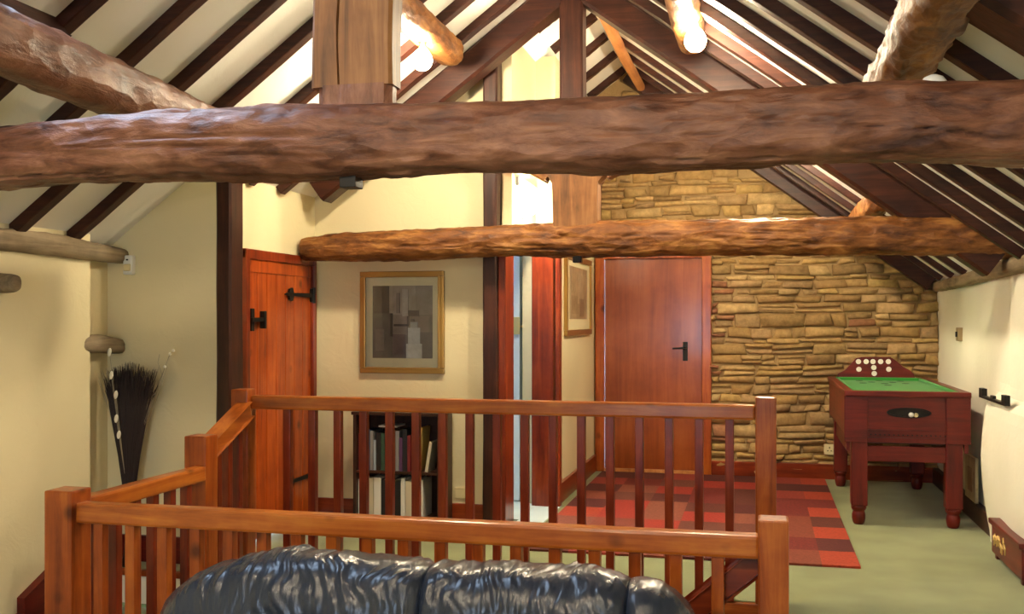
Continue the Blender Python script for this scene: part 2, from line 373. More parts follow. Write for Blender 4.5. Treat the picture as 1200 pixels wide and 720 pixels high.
# far gable: mortar wall with a door hole + stones
wallprof('wall_far', YB, YB+.25, [-1.6, -1.44, -1.152, -.43, XR+.1], 'mortar', hole=(-1.44, -.43, 1.95))
bm = MB(); cl = bm.loops.layers.float_color.new('col')
pal = [(.40, .25, .095), (.45, .29, .115), (.36, .22, .08), (.50, .34, .15), (.42, .27, .12), (.32, .195, .075), (.47, .31, .11), (.38, .24, .11)]
red = [(.34, .14, .07), (.42, .20, .10), (.30, .13, .06)]
def stone(x0, x1, z0, z1, dep, col):
    g = .004; j = lambda s: random.uniform(-s, s)
    w = x1-x0; h = z1-z0; nx = 4; nz = 3
    def P(u, v, d):
        x = x0+g+(w-2*g)*u; z = z0+g+(h-2*g)*v
        return Vector((x, YB-d, z + .016*noise.noise(Vector((x*1.7, z*.6, 2)))))
    def dd(u, v):
        eu = min(u, 1-u); ev = min(v, 1-v); e = min(eu*w, ev*h)
        return dep*(.25 if e < .001 else 1)+j(.011)*(1 if e > .001 else 0)
    us = [0, .012/w if w > .05 else .2, .5+j(.15), 1-.012/w if w > .05 else .8, 1]; vs = [0, min(.3, .012/h), .5+j(.1), 1-min(.3, .012/h), 1]
    G = []
    cj = [(j(.022), j(.013)) for _ in range(4)]
    for v in vs:
        row = []
        for u in us:
            p = P(u, v, dd(u, v) if 0 < u < 1 and 0 < v < 1 else dep*.2)
            wts = [(1-u)*(1-v), u*(1-v), (1-u)*v, u*v]
            p.x += sum(a*c[0] for a, c in zip(wts, cj)); p.z += sum(a*c[1] for a, c in zip(wts, cj))
            row.append(bm.verts.new(p))
        G.append(row)
    bot = [bm.verts.new((v.co.x, YB+.03, v.co.z)) for v in (G[0][0], G[0][-1], G[-1][-1], G[-1][0])]
    fs = []
    for a in range(4):
        for c in range(4): fs.append(bm.faces.new((G[a][c], G[a][c+1], G[a+1][c+1], G[a+1][c])))
    fs.append(bm.faces.new([bot[0], bot[1]]+[G[0][k] for k in range(4, -1, -1)]))
    fs.append(bm.faces.new([bot[1], bot[2]]+[G[k][4] for k in range(4, -1, -1)]))
    fs.append(bm.faces.new([bot[2], bot[3]]+[G[4][k] for k in range(0, 5)]))
    fs.append(bm.faces.new([bot[3], bot[0]]+[G[k][0] for k in range(0, 5)]))
    f_ = random.uniform(.82, 1.15)
    for f in fs:
        for l in f.loops: l[cl] = (*[c*f_ for c in col], 1)
z = .0
while z < 3.55:
    h = random.choice([.045, .055, .06, .07, .08, .095, .12]); x = -1.50
    while x < XR-.02:
        w = min(random.uniform(.10, .34)*(1.15 if h > .08 else 1), XR-x)
        split = h > .085 and random.random() < .45
        def put(a, b2, c, d):
            if a < -.42 and b2 > -1.45 and c < 1.95:        # door opening
                if b2 > -.42: a = -.425
                else: return
            if b2-a < .03 or (c+d)/2+.02 > min(zl(min(a,b2)), zr(b2), zl((a+b2)/2), zr((a+b2)/2)): return
            col = random.choice(pal)
            if b2 < -.12 and c < 1.95 and random.random() < .35: col = random.choice(red)
            elif random.random() < .02: col = random.choice(red)
            stone(a, b2, c, d, random.uniform(.022, .062), col)
        if split: put(x, x+w, z, z+h/2); put(x, x+w, z+h/2, z+h)
        else: put(x, x+w, z, z+h)
        x += w
    z += h
struct(obj('wall_stone', bm, 'stone', smooth=True, origin=(0, 0, 0)), 'coursed rubble stone face of the far gable')
# near gable behind the camera, with a window added for soft fill light
bm = MB()
for a, b2, z0, z1 in ((-4.0, -2.3, ZF, None), (-2.3, -1.6, ZF, None), (-.6, .1, ZF, None), (-1.6, -.6, ZF, .6), (.1, 1.7, ZF, None)):
    if z1: box(bm, a, b2, YN-.15, YN, z0, z1)
    else: prism(bm, [(a, z0), (b2, z0), (b2, min(zl(b2), zr(b2))+.05), (a, min(zl(a), zr(a))+.05)], lambda u, v, d: (u, d, v), YN-.15, YN)
prism(bm, [(-1.6, 1.7), (-.6, 1.7), (-.6, zr(-.6)+.05), (XA, ZA+.05), (-1.6, zl(-1.6)+.05)], lambda u, v, d: (u, d, v), YN-.15, YN)
struct(obj('wall_near', bm, 'wall', origin=(0, 0, 0)))
def window(name, x0, x1, z0, z1, y):
    w = bpy.data.objects.new(name, None); C.objects.link(w); w.location = ((x0+x1)/2, y, z0); w['_w'] = tuple(w.location); struct(w)
    bm = MB()
    for a, b2, c, d in ((x0, x1, z0, z0+.06), (x0, x1, z1-.06, z1), (x0, x0+.06, z0+.06, z1-.06), (x1-.06, x1, z0+.06, z1-.06), ((x0+x1)/2-.03, (x0+x1)/2+.03, z0+.06, z1-.06)):
        box(bm, a, b2, y-.10, y-.04, c, d)
    obj('window_frame', bm, 'pine_x', w)
    bm = MB(); box(bm, x0+.05, x1-.05, y-.074, y-.068, z0+.05, z1-.05); obj('pane', bm, 'glass', w)
window('window_1', -1.6, -.6, .6, 1.7, YN)  # unseen window, added to let in soft fill light

# ------------------------------------------------------------------ roof slabs with skylights
SK = (-2.62, -1.80, 2.35, 3.26)         # x0,x1,y0,y1 left skylight
SK_FILL = (-.2, .75, -.65, .65)              # right skylight, out of frame, added for more bluish light
def roof(name, f, xa, xb, sk):
    bm = MB(); x0, x1, y0, y1 = sk
    def slab(a, b2, c, d):
        prism(bm, [(a, f(a)), (b2, f(b2)), (b2, f(b2)+.16), (a, f(a)+.16)], lambda u, v, dd: (u, dd, v), c, d)
    slab(xa, xb, YN-.15, y0); slab(xa, xb, y1, YB+.25); slab(xa, x0, y0, y1); slab(x1, xb, y0, y1)
    return struct(obj(name, bm, 'ceil', origin=(0, 0, 0)), 'white plaster roof slope between the rafters')
roof('ceiling', zl, -4.05, XA, SK); roof('ceiling', zr, XA, 1.75, SK_FILL)
for i, (sk, f, sg) in enumerate(((SK, zl, 1), (SK_FILL, zr, -1))):  # the second one, on the right, is an added light source
    x0, x1, y0, y1 = sk; xm = (x0+x1)/2
    w = bpy.data.objects.new('window_%d' % (i+2), None); C.objects.link(w); w.location = (xm, (y0+y1)/2, f(xm)+.1); w['_w'] = tuple(w.location); struct(w)
    up = Vector((-.74*sg, 0, 1)).normalized(); bm = MB()
    A = lambda x, y, k=.12: Vector((x, y, f(x)+k))
    for p, q in ((A(x0, y0), A(x1, y0)), (A(x0, y1), A(x1, y1)), (A(x0, y0), A(x0, y1)), (A(x1, y0), A(x1, y1))):
        obox(bm, p, q, .06, .10, up)
    obj('window_frame', bm, 'white', w)
    bm = MB(); vs = [bm.verts.new(A(a, b2, .14)) for a, b2 in ((x0, y0), (x1, y0), (x1, y1), (x0, y1))]; vt = [bm.verts.new(v.co+up*.006) for v in vs]
    bm.faces.new(vs); bm.faces.new(vt[::-1])
    for k in range(4): bm.faces.new((vs[k], vt[k], vt[(k+1) % 4], vs[(k+1) % 4]))
    obj('pane', bm, 'glass', w)
    L = bpy.data.lights.new('portal', 'AREA'); L.shape = 'RECTANGLE'; L.size = (x1-x0)*1.24; L.size_y = y1-y0; L.cycles.is_portal = True
    lo = bpy.data.objects.new('skylight_portal', L); C.objects.link(lo); lo.location = (xm, (y0+y1)/2, f(xm)+.16)
    lo.rotation_euler = (0, -math.atan(.74)*sg, 0)
L = bpy.data.lights.new('portal', 'AREA'); L.shape = 'RECTANGLE'; L.size = 1.0; L.size_y = 1.1; L.cycles.is_portal = True
lo = bpy.data.objects.new('window_portal', L); C.objects.link(lo); lo.location = (-1.1, YN-.16, 1.15); lo.rotation_euler = (PI/2, 0, 0)

# ------------------------------------------------------------------ rafters
ordn = ['first', 'second', 'third', 'fourth', 'fifth', 'sixth', 'seventh', 'eighth', 'ninth', 'tenth', 'eleventh', 'twelfth', 'thirteenth', 'fourteenth', 'fifteenth', 'sixteenth', 'seventeenth', 'eighteenth']
def rafter(side, Y, xa, xb, label, wd=.070, dp=.055):
    f = zl if side == 'l' else zr; sg = 1 if side == 'l' else -1
    up = Vector((-.74*sg, 0, 1)).normalized(); off = -up*(dp/2-.004)
    a = Vector((xa, Y, f(xa)))+off; b2 = Vector((xb, Y, f(xb)))+off
    bm = MB(); n = 14; pts = []
    t = (b2-a); s = Vector((0, 1, 0))
    rings = []
    for i in range(n+1):
        p = a+t*(i/n); w = .008*noise.noise(Vector((Y*9, i*.5, 1))); w2 = .006*noise.noise(Vector((Y*5, i*.7, 5)))
        rings.append([bm.verts.new(p+s*(sx*wd/2+w)+up*(su*dp/2+(w2 if su < 0 else 0))) for sx, su in ((-1, -1), (-.8, -1.08), (.8, -1.08), (1, -1), (1, 1), (-1, 1))])
    for r1, r2 in zip(rings, rings[1:]):
        for k in range(6): bm.faces.new((r1[k], r1[(k+1) % 6], r2[(k+1) % 6], r2[k]))
    bm.faces.new(rings[0][::-1]); bm.faces.new(rings[-1])
    o = obj('rafter', bm, 'dark_x'); tag(o, label, 'rafter', 'common rafters')
near = [3.46+.435*k for k in range(7)]
near = [3.46, 3.91, 4.34, 4.77, 5.30, 5.72, 6.13]
for k, Y in enumerate(near):
    xa = -3.62 if Y < 5.1 else (-2.93 if Y < 5.35 else -3.05)
    rafter('l', Y, xa, XA-.03, 'dark brown rafter on the left roof slope, %s one beyond the skylight' % ordn[k])
for k, Y in enumerate([6.86, 7.42, 7.97, 8.52, 9.06]):
    rafter('l', Y, -1.50, XA-.03, 'short dark rafter on the left slope above the corridor, %s one behind the far truss' % ordn[k])
for k, Y in enumerate([2.0, 1.5, 1.0, .4, -.2, -.8]):
    if k > 0: rafter('l', Y, -3.62, XA-.03, 'dark rafter on the left slope nearer than the skylight, %s one towards the viewer' % ordn[k-1])
rafter('l', 2.28, -3.62, XA-.03, 'dark rafter along the near edge of the left skylight')
rY = [3.30, 3.72, 4.12, 4.53, 4.92, 5.31, 5.70, 6.08]
for k, Y in enumerate(rY):
    rafter('r', Y, XA+.03, 1.44, 'dark brown rafter on the right roof slope, %s one beyond the near tie beam' % ordn[k])
for k, Y in enumerate([6.84, 7.36, 7.88, 8.38, 8.86]):
    rafter('r', Y, XA+.03, 1.44, 'dark rafter on the right slope beyond the far truss, %s one counting towards the gable' % ordn[k], wd=.06, dp=.045)
rafter('r', 9.22, XA+.03, 1.44, 'reddish rafter lying against the stone gable', wd=.12, dp=.12)
for k, Y in enumerate([2.35, 1.9, 1.4, .85, -.85]):
    rafter('r', Y, XA+.03, 1.44, 'dark rafter on the right slope over the sofa side, %s one from the near truss' % ordn[k])
# skylight trimmers
bm = MB(); obox(bm, (SK[0]-.03, 2.26, zl(SK[0]-.03)-.05), (SK[0]-.03, 3.44, zl(SK[0]-.03)-.05), .09, .10, Vector((-.74, 0, 1)).normalized(), .005)
tag(obj('trimmer', bm, 'dark_y'), 'short dark timber under the lower edge of the left skylight', 'beam')
bm = MB(); obox(bm, (SK[1]+.03, 2.26, zl(SK[1]+.03)-.05), (SK[1]+.03, 3.44, zl(SK[1]+.03)-.05), .09, .10, Vector((-.74, 0, 1)).normalized(), .005)
tag(obj('trimmer', bm, 'dark_y'), 'short dark timber above the upper edge of the left skylight', 'beam')

# ------------------------------------------------------------------ trusses
Y1 = 2.85; Y2 = 6.45
st = [(-110, 158, 226), (0, 149, 223), (100, 138, 215), (200, 128, 212), (350, 123, 212), (470, 122, 210), (560, 120, 204), (700, 115, 206), (800, 111, 202), (900, 105, 198), (1000, 98, 194), (1100, 96, 194), (1200, 95, 195), (1330, 95, 195)]
pts = []; rad = []
for px, t_, b_ in st:
    p = aty(px, (t_+b_)/2, Y1); q = aty(px, t_, Y1); pts.append(p); rad.append((q.z-p.z)*.97)
pts[0].x = min(pts[0].x, XL-.02)
pts = [Vector((XL-.05, Y1, pts[0].z))]+pts+[Vector((XR+.05, Y1, pts[-1].z))]; rad = [rad[0]]+rad+[rad[-1]]
pts = [p for p in pts if XL-.06 <= p.x <= XR+.06]; rad = rad[:len(pts)]
bm = MB(); log_mesh(bm, pts, rad, 1.7, n=110, step=.016, sq=.45, rough=1.1, facet=1.0)
tag(obj('tie_beam', bm, 'hewn_x', smooth=True), 'thick rough-hewn reddish brown tie beam crossing the whole picture, nearest one', 'beam', 'tie beams')
st = [(355, 278, 306), (400, 272, 307), (500, 268, 306), (600, 263, 301), (700, 259, 302), (800, 258, 300), (900, 254, 300), (1000, 252, 300), (1100, 252, 301), (1150, 253, 303), (1200, 260, 306)]
pts = []; rad = []
for px, t_, b_ in st:
    p = aty(px, (t_+b_)/2, Y2); q = aty(px, t_, Y2); pts.append(p); rad.append((q.z-p.z)*.97)
pts.append(Vector((XR+.06, Y2, pts[-1].z))); rad.append(rad[-1])
bm = MB(); log_mesh(bm, pts, rad, 4.2, n=100, step=.02, sq=.25, rough=1.5, facet=1.1)
tag(obj('tie_beam', bm, 'gold_x', smooth=True), 'golden brown rough log tie beam farther back, ending over the plank door', 'beam', 'tie beams')

def principal(Y, side, x_top, x_bot, mat, label, w=.17, dp=.17, s=1):
    f = zl if side == 'l' else zr; sg = 1 if side == 'l' else -1
    up = Vector((-.74*sg, 0, 1)).normalized()
    a = Vector((x_top, Y, f(x_top)))-up*(dp/2+.005); b2 = Vector((x_bot, Y, f(x_bot)))-up*(dp/2+.005)
    bm = MB(); nn = 24; sd = up.cross((b2-a).normalized()).normalized(); rings = []
    for i in range(nn+1):
        p = a.lerp(b2, i/nn); g = [.008*noise.noise(Vector((s*3.3, i*.35, k*2.7))) for k in range(4)]
        c_ = [(-1, -1), (1, -1), (1, 1), (-1, 1)]; ring = []
        for k, (su, sv) in enumerate(c_):
            ring.append(bm.verts.new(p+sd*(su*(w/2-.018)+g[k])+up*(sv*dp/2))); ring.append(bm.verts.new(p+sd*(su*w/2+g[k])+up*(sv*(dp/2-.018))))
            if k % 2 == 1: ring[-1], ring[-2] = ring[-2], ring[-1]
        order = [ring[0], ring[2], ring[3], ring[5], ring[4], ring[6], ring[7], ring[1]]
        cen = p; order = sorted(ring, key=lambda v: math.atan2((v.co-cen).dot(up), (v.co-cen).dot(sd))); rings.append(order)
    for r1, r2 in zip(rings, rings[1:]):
        for k in range(8): bm.faces.new((r1[k], r1[(k+1) % 8], r2[(k+1) % 8], r2[k]))
    bm.faces.new(rings[0][::-1]); bm.faces.new(rings[-1])
    tag(obj('principal_rafter', bm, mat), label, 'rafter', 'principal rafters of the trusses')
principal(Y2, 'l', XA-.14, -2.95, 'dark_x', 'thick dark principal rafter of the far truss, rising left of the slim king post', s=2)
principal(Y2, 'r', XA+.14, 1.38, 'dark_x', 'thick dark principal rafter of the far truss, falling to the right wall', s=3)
principal(Y1, 'l', XA-.14, -3.45, 'hewn_x', 'thick principal rafter of the near truss on its left side', s=5)
principal(Y1, 'r', XA+.14, 1.38, 'dark_x', 'thick principal rafter of the near truss on its right side', s=6)
# king posts
bm = MB(); a = aty(365, 108, Y1-.06); b2 = aty(459, 108, Y1-.06)
n = 14; z0 = aty(400, 106, Y1).z; ztop = ZA-.02; rings = []
def post(bm, x0, x1, y0, y1, z0, z1, seed, amp=.006, n=16, ch=.012, notch=0):
    rings = []
    for i in range(n+1):
        z = z0+(z1-z0)*i/n; j = [amp*noise.noise(Vector((seed, z*2.2, k*3.7))) for k in range(4)]
        X0 = x0+j[0]; X1 = x1+j[1]; A0 = y0+j[2]; A1 = y1+j[3]
        nx_ = X0+(X1-X0)*notch+.014*noise.noise(Vector((1.3, z*4, 7))); nw = .0035+.002*noise.noise(Vector((3, z*9, 2)))
        nv = [(nx_-nw, A0, z), (nx_, A0+.02, z), (nx_+nw, A0, z)] if notch else []
        rings.append([bm.verts.new(p) for p in ((X0+ch, A0, z), *nv, (X1-ch, A0, z), (X1, A0+ch, z), (X1, A1-ch, z), (X1-ch, A1, z), (X0+ch, A1, z), (X0, A1-ch, z), (X0, A0+ch, z))])
    for r1, r2 in zip(rings, rings[1:]):
        for k in range(len(r1)): bm.faces.new((r1[k], r1[(k+1) % len(r1)], r2[(k+1) % len(r1)], r2[k]))
    bm.faces.new(rings[0][::-1]); bm.faces.new(rings[-1])
t = thing('king_post', 'broad squared king post standing on the nearest tie beam', 'post', ((a.x+b2.x)/2, Y1, z0), 'king posts')
post(bm, a.x, b2.x, Y1-.06, Y1+.03, z0, ztop, 3.3, .016, 60, .01, notch=.36); obj('shaft', bm, 'brown_z', t)
bm = MB(); post(bm, a.x+.012, b2.x-.01, Y1-.05, Y1+.02, z0-.075, z0+.005, 8.8, .006, 4, .02); obj('tenon', bm, 'hewn_z', t)
kx = aty(672, 100, Y2).x
t = thing('king_post', 'slim far king post with a wide flared foot on the golden log beam', 'post', (kx, Y2, 1.97), 'king posts')
bm = MB(); x0 = aty(651, 240, Y2).x; x1 = aty(702, 240, Y2).x; xa_ = aty(641, 205, Y2).x; xb_ = aty(713, 205, Y2).x; zb = aty(675, 262, Y2).z-.03; zs = aty(675, 216, Y2).z; zt = aty(675, 203, Y2).z
xs0 = aty(658, 50, Y2).x; xs1 = aty(685, 50, Y2).x
prism(bm, [(x0, zb), (x1, zb), (x1, zs), (xb_, zt), (xb_, zt+.05), (xs1+.01, zt+.24), (xs0-.01, zt+.24), (xa_, zt+.05), (xa_, zt), (x0, zs)], lambda u, v, d: (u, d, v), Y2-.09, Y2+.09)
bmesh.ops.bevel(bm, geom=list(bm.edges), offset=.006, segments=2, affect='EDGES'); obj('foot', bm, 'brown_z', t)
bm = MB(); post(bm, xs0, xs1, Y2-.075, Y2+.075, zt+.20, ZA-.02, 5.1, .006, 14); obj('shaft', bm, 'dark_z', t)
# struts
for sgn, xe, lab in ((-1, -2.08, 'short strut on the left of the far king post, lit by the bulb'), (1, -.13, 'short strut on the right of the far king post, pale on top')):
    f = zl if sgn < 0 else zr; xs = (xa_+.02) if sgn < 0 else (xb_-.02)
    bm = MB(); obox(bm, (xs, Y2, zt+.01), (xe, Y2, f(xe)-.19), .11, .12, bev=.01)
    tag(obj('strut', bm, 'gold_x'), lab, 'strut', 'king post struts')
for sgn, xe, lab in ((-1, -2.2, 'strut on the left of the broad near king post'), (1, -.15, 'strut on the right of the broad near king post')):
    f = zl if sgn < 0 else zr
    bm = MB(); obox(bm, (XA+sgn*.10, Y1, 2.45), (xe, Y1, f(xe)-.19), .12, .14, bev=.01)
    tag(obj('strut', bm, 'hewn_x'), lab, 'strut', 'king post struts')
# iron bits
bm = MB(); box(bm, *(lambda a, b2: (a.x, b2.x))(aty(402, 215, Y1), aty(421, 215, Y1)), Y1-.03, Y1+.03, aty(410, 221, Y1).z, aty(410, 205, Y1).z, .003)
tag(obj('iron_bolt', bm, 'black'), 'small dark bolt end under the nearest tie beam below its king post', 'bolt')
bm = MB(); box(bm, *(lambda a, b2: (a.x, b2.x))(aty(672, 302, Y2), aty(682, 302, Y2)), Y2-.03, Y2+.03, aty(677, 308, Y2).z, aty(677, 292, Y2).z, .003)
tag(obj('iron_bolt', bm, 'black'), 'small dark bolt end under the golden log beam below the far king post', 'bolt')

# ------------------------------------------------------------------ purlins, ridge, wall plates
def log(name, pts, rad, seed, mat, label, group='purlins', **kw):
    bm = MB(); log_mesh(bm, pts, rad, seed, **kw); tag(obj(name, bm, mat, smooth=True), label, 'beam', group)
log('purlin', [(-2.47, YN, 2.36), (-2.45, 2.0, 2.36), (-2.46, 3.4, 2.285), (-2.5, 4.2, 2.28), (-2.5, 5.15, 2.28)], [.115, .115, .105, .095, .09], 2.2, 'hewn_y', 'rough round purlin on the left slope, lower of the two', step=.035)
log('purlin', [(-1.84, 3.0, 3.01), (-1.84, 6.02, 3.02)], [.085, .09], 3.4, 'gold_y', 'rough round purlin high on the left slope behind the left bulb', step=.035)
log('purlin', [(-.38, 3.0, 2.97), (-.37, 5.95, 2.98)], [.08, .085], 6.4, 'gold_y', 'rough round purlin high on the right slope behind the right bulb', step=.035)
log('purlin', [(.47, 2.6, 2.26), (.49, 4.0, 2.275), (.47, 5.2, 2.30)], [.092, .092, .09], 7.7, 'gold_y', 'thick rough log purlin low on the right slope near the nearest beam', step=.02, rough=2.4, facet=1.6)
log('purlin', [(.70, 6.48, 2.10), (.71, 9.26, 2.10)], [.075, .075], 9.2, 'gold_y', 'thinner log purlin on the right slope beyond the far truss', step=.04, rough=1.8)
log('ridge_beam', [(-1.10, YN, 3.52), (-1.08, 5.0, 3.50), (-1.03, 6.6, 3.47), (-1.05, 8.0, 3.48), (-1.03, 9.22, 3.46)], [.04, .04, .04, .04, .036], 5.5, 'ridge', 'orange crooked ridge timber at the roof apex', step=.05, n=16, rough=1.0, facet=.2, group='ridge')
p0 = atx(0, 287, XL); p1 = atx(155, 293, XL)
log('wall_plate', [(XL+.0, YN, 1.76), (XL, 3.8, 1.75), (XL, 4.3, 1.77), (XL+.0, 4.7, 1.765), (XL+.02, 5.22, 1.745)], [.055, .05, .055, .06, .042], 8.1, 'grey_y', 'weathered pale timber plate along the top of the left wall', step=.03, n=20, rough=2., group='wall plates')
log('wall_plate', [(XR-.06, 2.7, 1.70), (XR-.05, 6.5, 1.69), (XR-.04, 8.2, 1.665), (XR-.02, 9.26, 1.66)], [.05, .05, .045, .045], 9.9, 'grey_y', 'knobbly pale timber plate along the top of the right wall', step=.04, n=18, rough=2., group='wall plates')
p0 = atx(104, 402, -3.60); 
log('timber_stub', [(-3.62, 4.88, 1.245), (-3.60, 5.0, 1.25), (-3.585, 5.21, 1.225)], [.045, .055, .045], 2.9, 'grey_y', 'weathered timber stub in the left corner over the dried twigs', step=.015, n=20, rough=1.5, group='timber stubs')
p0 = atx(6, 332, XL+.03)
log('timber_stub', [(-3.66, p0.y-.02, p0.z), (XL+.10, p0.y+.0, p0.z)], [.055, .04], 1.1, 'grey_y', 'weathered timber end poking out of the left wall at the picture edge', step=.015, n=20, rough=1.5, group='timber stubs')

# ------------------------------------------------------------------ posts and door linings
bm = MB(); post(bm, -2.96, -2.865, 5.18, 5.33, 0, zl(-2.93)-.02, 2.0, .006)
tag(obj('timber_post', bm, 'dark_z'), 'tall dark post left of the plank door at the partition end', 'post', 'tall dark posts')
bm = MB(); post(bm, -1.79, -1.69, 6.575, 6.83, 0, zl(-1.75)-.02, 4.0, .008)
tag(obj('timber_post', bm, 'dark_z'), 'tall dark post right of the framed picture beside the narrow doorway', 'post', 'tall dark posts')
bm = MB(); box(bm, -1.69, -1.64, 6.60, 6.84, 0, 1.97, .005); box(bm, -1.63, -1.47, 7.36, 7.46, 0, 1.97, .005); box(bm, -1.455, -1.42, 7.37, 7.45, 0, 1.97, .008); box(bm, -1.70, -1.63, 6.84, 7.40, 1.93, 1.99)
struct(obj('trim_3', bm, 'pinered_z'), 'red stained door lining of the narrow washroom doorway')

# plank door in the side wall
d = bpy.data.objects.new('door_1', None); C.objects.link(d); d.location = (-3.05, 6.16, 0); d['_w'] = tuple(d.location); struct(d, 'orange red ledged plank door with black iron hinges')
ya, yb = 5.70, 6.62
bm = MB(); nb = 7; w = (yb-ya)/nb
for k in range(nb):
    box(bm, -3.085, -3.045, ya+k*w+.002, ya+(k+1)*w-.002, .01, 1.775, .006)
obj('plank_panel', bm, 'door', d)
bm = MB(); box(bm, -3.06, -3.038, ya+.01, yb-.01, 1.675, 1.75, .004); obj('ledge', bm, 'door', d)
def hinge(z):
    bm = MB(); X = -3.038
    prism(bm, [(yb+.02, z-.05), (yb+.02, z+.05), (yb-.02, z+.045), (yb-.03, z+.014), (yb-.30, z+.010), (yb-.32, z+.045), (yb-.36, z+.035), (yb-.37, z+.012), (yb-.42, z+.0), (yb-.37, z-.012), (yb-.36, z-.035), (yb-.32, z-.045), (yb-.30, z-.010), (yb-.03, z-.014), (yb-.02, z-.045)], lambda u, v, dd: (dd, u, v), X-.004, X+.012)
    tube(bm, [(X+.012, yb+.01, z-.055), (X+.012, yb+.01, z+.055)], .012)
    obj('strap_hinge', bm, 'black', d)
hinge(1.55); hinge(.30)
bm = MB(); z = 1.38+.0; box(bm, -3.04, -3.028, ya+.03, ya+.07, z-.07, z+.07, .002); box(bm, -3.032, -3.012, ya+.01, ya+.20, z-.012, z+.014, .003); box(bm, -3.04, -3.004, ya+.16, ya+.185, z-.055, z+.055, .004)
obj('latch', bm, 'black', d)
bm = MB(); box(bm, -3.09, -3.02, 5.655, 5.70, 0, 1.81, .004); box(bm, -3.09, -3.02, 6.62, 6.665, 0, 1.81, .004); box(bm, -3.09, -3.025, 5.655, 6.665, 1.755, 1.815, .004)
struct(obj('trim_4', bm, 'pinered_z'), 'red stained frame round the plank door')

# flush door in the gable
d = bpy.data.objects.new('door_2', None); C.objects.link(d); d.location = (-.935, YB, 0); d['_w'] = tuple(d.location); struct(d, 'plain brown veneered door in the stone gable')
bm = MB(); box(bm, -1.37, -.50, YB-.01, YB+.035, .02, 1.945); obj('door_leaf', bm, 'flush', d)
hp = aty(803, 412, YB-.02); bm = MB(); box(bm, hp.x-.022, hp.x+.022, YB-.02, YB-.009, hp.z-.085, hp.z+.085, .003)
lathe(bm, (0, 0, 0), [(.012, 0), (.012, .001)], 6)
tube(bm, [(hp.x, YB-.012, hp.z+.03), (hp.x, YB-.055, hp.z+.03), (hp.x-.03, YB-.06, hp.z+.03), (hp.x-.11, YB-.058, hp.z+.025)], [.012, .010, .010, .008])
for v in [v for v in bm.verts if v.co.length < .1]: bm.verts.remove(v)
obj('door_handle', bm, 'black', d)
bm = MB(); box(bm, -1.455, -1.372, YB-.055, YB+.06, 0, 1.97, .008); box(bm, -.498, -.415, YB-.055, YB+.06, 0, 1.97, .008); box(bm, -1.455, -.415, YB-.05, YB+.06, 1.932, 1.975, .006)
struct(obj('trim_5', bm, 'pine_z'), 'orange stained frame round the veneered door')
bm = MB(); box(bm, -1.37, -.50, YB-.06, YB+.06, 0, .03, .006); struct(obj('trim_6', bm, 'ridge'), 'pale wooden threshold of the veneered door')
# white washroom door leaf, standing open inside
d = bpy.data.objects.new('door_3', None); C.objects.link(d); d.location = (-1.72, 7.36, .01); d['_w'] = tuple(d.location); struct(d, 'pale washroom door standing open')
bm = MB(); box(bm, -1.80, -1.755, 7.50, 8.25, .02, 1.95, .003); obj('door_leaf', bm, 'cool', d)
bm = MB(); box(bm, -1.805, -1.75, 7.485, 7.50, 1.27, 1.40, .002); tube(bm, [(-1.755, 7.56, 1.33), (-1.71, 7.56, 1.33), (-1.70, 7.64, 1.33)], .010); obj('door_handle', bm, 'chrome', d)
bm = MB(); box(bm, -2.35, -1.84, 8.40, 8.68, .02, .62, .01); box(bm, -2.36, -1.83, 8.38, 8.69, .62, .66, .006)
tag(obj('washroom_cabinet', bm, plain('grey_cabinet', (.30, .31, .33))), 'low grey cabinet seen through the narrow doorway', 'cabinet')

# ------------------------------------------------------------------ skirtings
bm = MB(); box(bm, -.415, XR-.03, YB-.06, YB-.0, 0, .13, .006); struct(obj('baseboard_far', bm, 'pinered_x'))
bm = MB(); box(bm, -1.475, -1.445, 7.46, YB-.05, 0, .15, .006); struct(obj('baseboard_corridor', bm, 'pinered_y'))
bm = MB(); box(bm, -3.05, -1.79, YP-.025, YP+.001, 0, .13, .006); struct(obj('baseboard_picture', bm, 'pinered_x'))
bm = MB(); box(bm, -3.66, -2.96, 5.175, 5.201, 0, .15, .006); box(bm, -3.662, -3.635, 4.94, 5.18, 0, .15, .006); struct(obj('baseboard_partition', bm, 'mahog_x'))
bm = MB(); X = XL
prism(bm, [(YN, ZF), (4.42, ZF), (4.42, -.22), (4.72, -.18), (5.0, 0), (4.95, .17), (4.78, .175), (4.35, -.005), (4.35, -.06), (3.9, -.15), (YN, -.16)][::-1] if False else [(YN, ZF), (4.93, ZF), (4.93, .17), (4.74, .17), (4.36, .0), (4.36, -.075), (3.9, -.20), (YN, -.21)], lambda u, v, dd: (dd, u, v), X-.002, X+.045)
struct(obj('baseboard_left', bm, 'mahog_y'))
bm = MB(); box(bm, XR-.06, XR-.01, 7.0, YB-.06, 0, .13, .006); struct(obj('baseboard_right', bm, 'black_y'))

# ------------------------------------------------------------------ balustrades
def newel(bm, x, y, z0, z1, w=.10):
    box(bm, x-w/2, x+w/2, y-w/2, y+w/2, z0, z1, .008)
YF = 3.56; YK = 5.15
# back
t = thing('balustrade', 'stained pine railing on the far side of the stairwell, the higher one', 'railing', (-1.35, YK, 0), 'stairwell railings')
bm = MB(); newel(bm, .03, YK, 0, 1.005); obj('newel_post', bm, 'pine_z', t)
bm = MB(); newel(bm, -2.76, YK-.02, 0, 1.00); obj('newel_post', bm, 'pine_z', t)
bm = MB(); box(bm, -2.71, -.02, YK-.035, YK+.035, .89, .965, .012); obj('handrail', bm, 'rail_x', t)
for k in range(17):
    x = -.143-.1475*k; bm = MB(); box(bm, x-.021, x+.021, YK-.021, YK+.021, -.002, .895, .004); obj('baluster', bm, 'pinered_z', t)
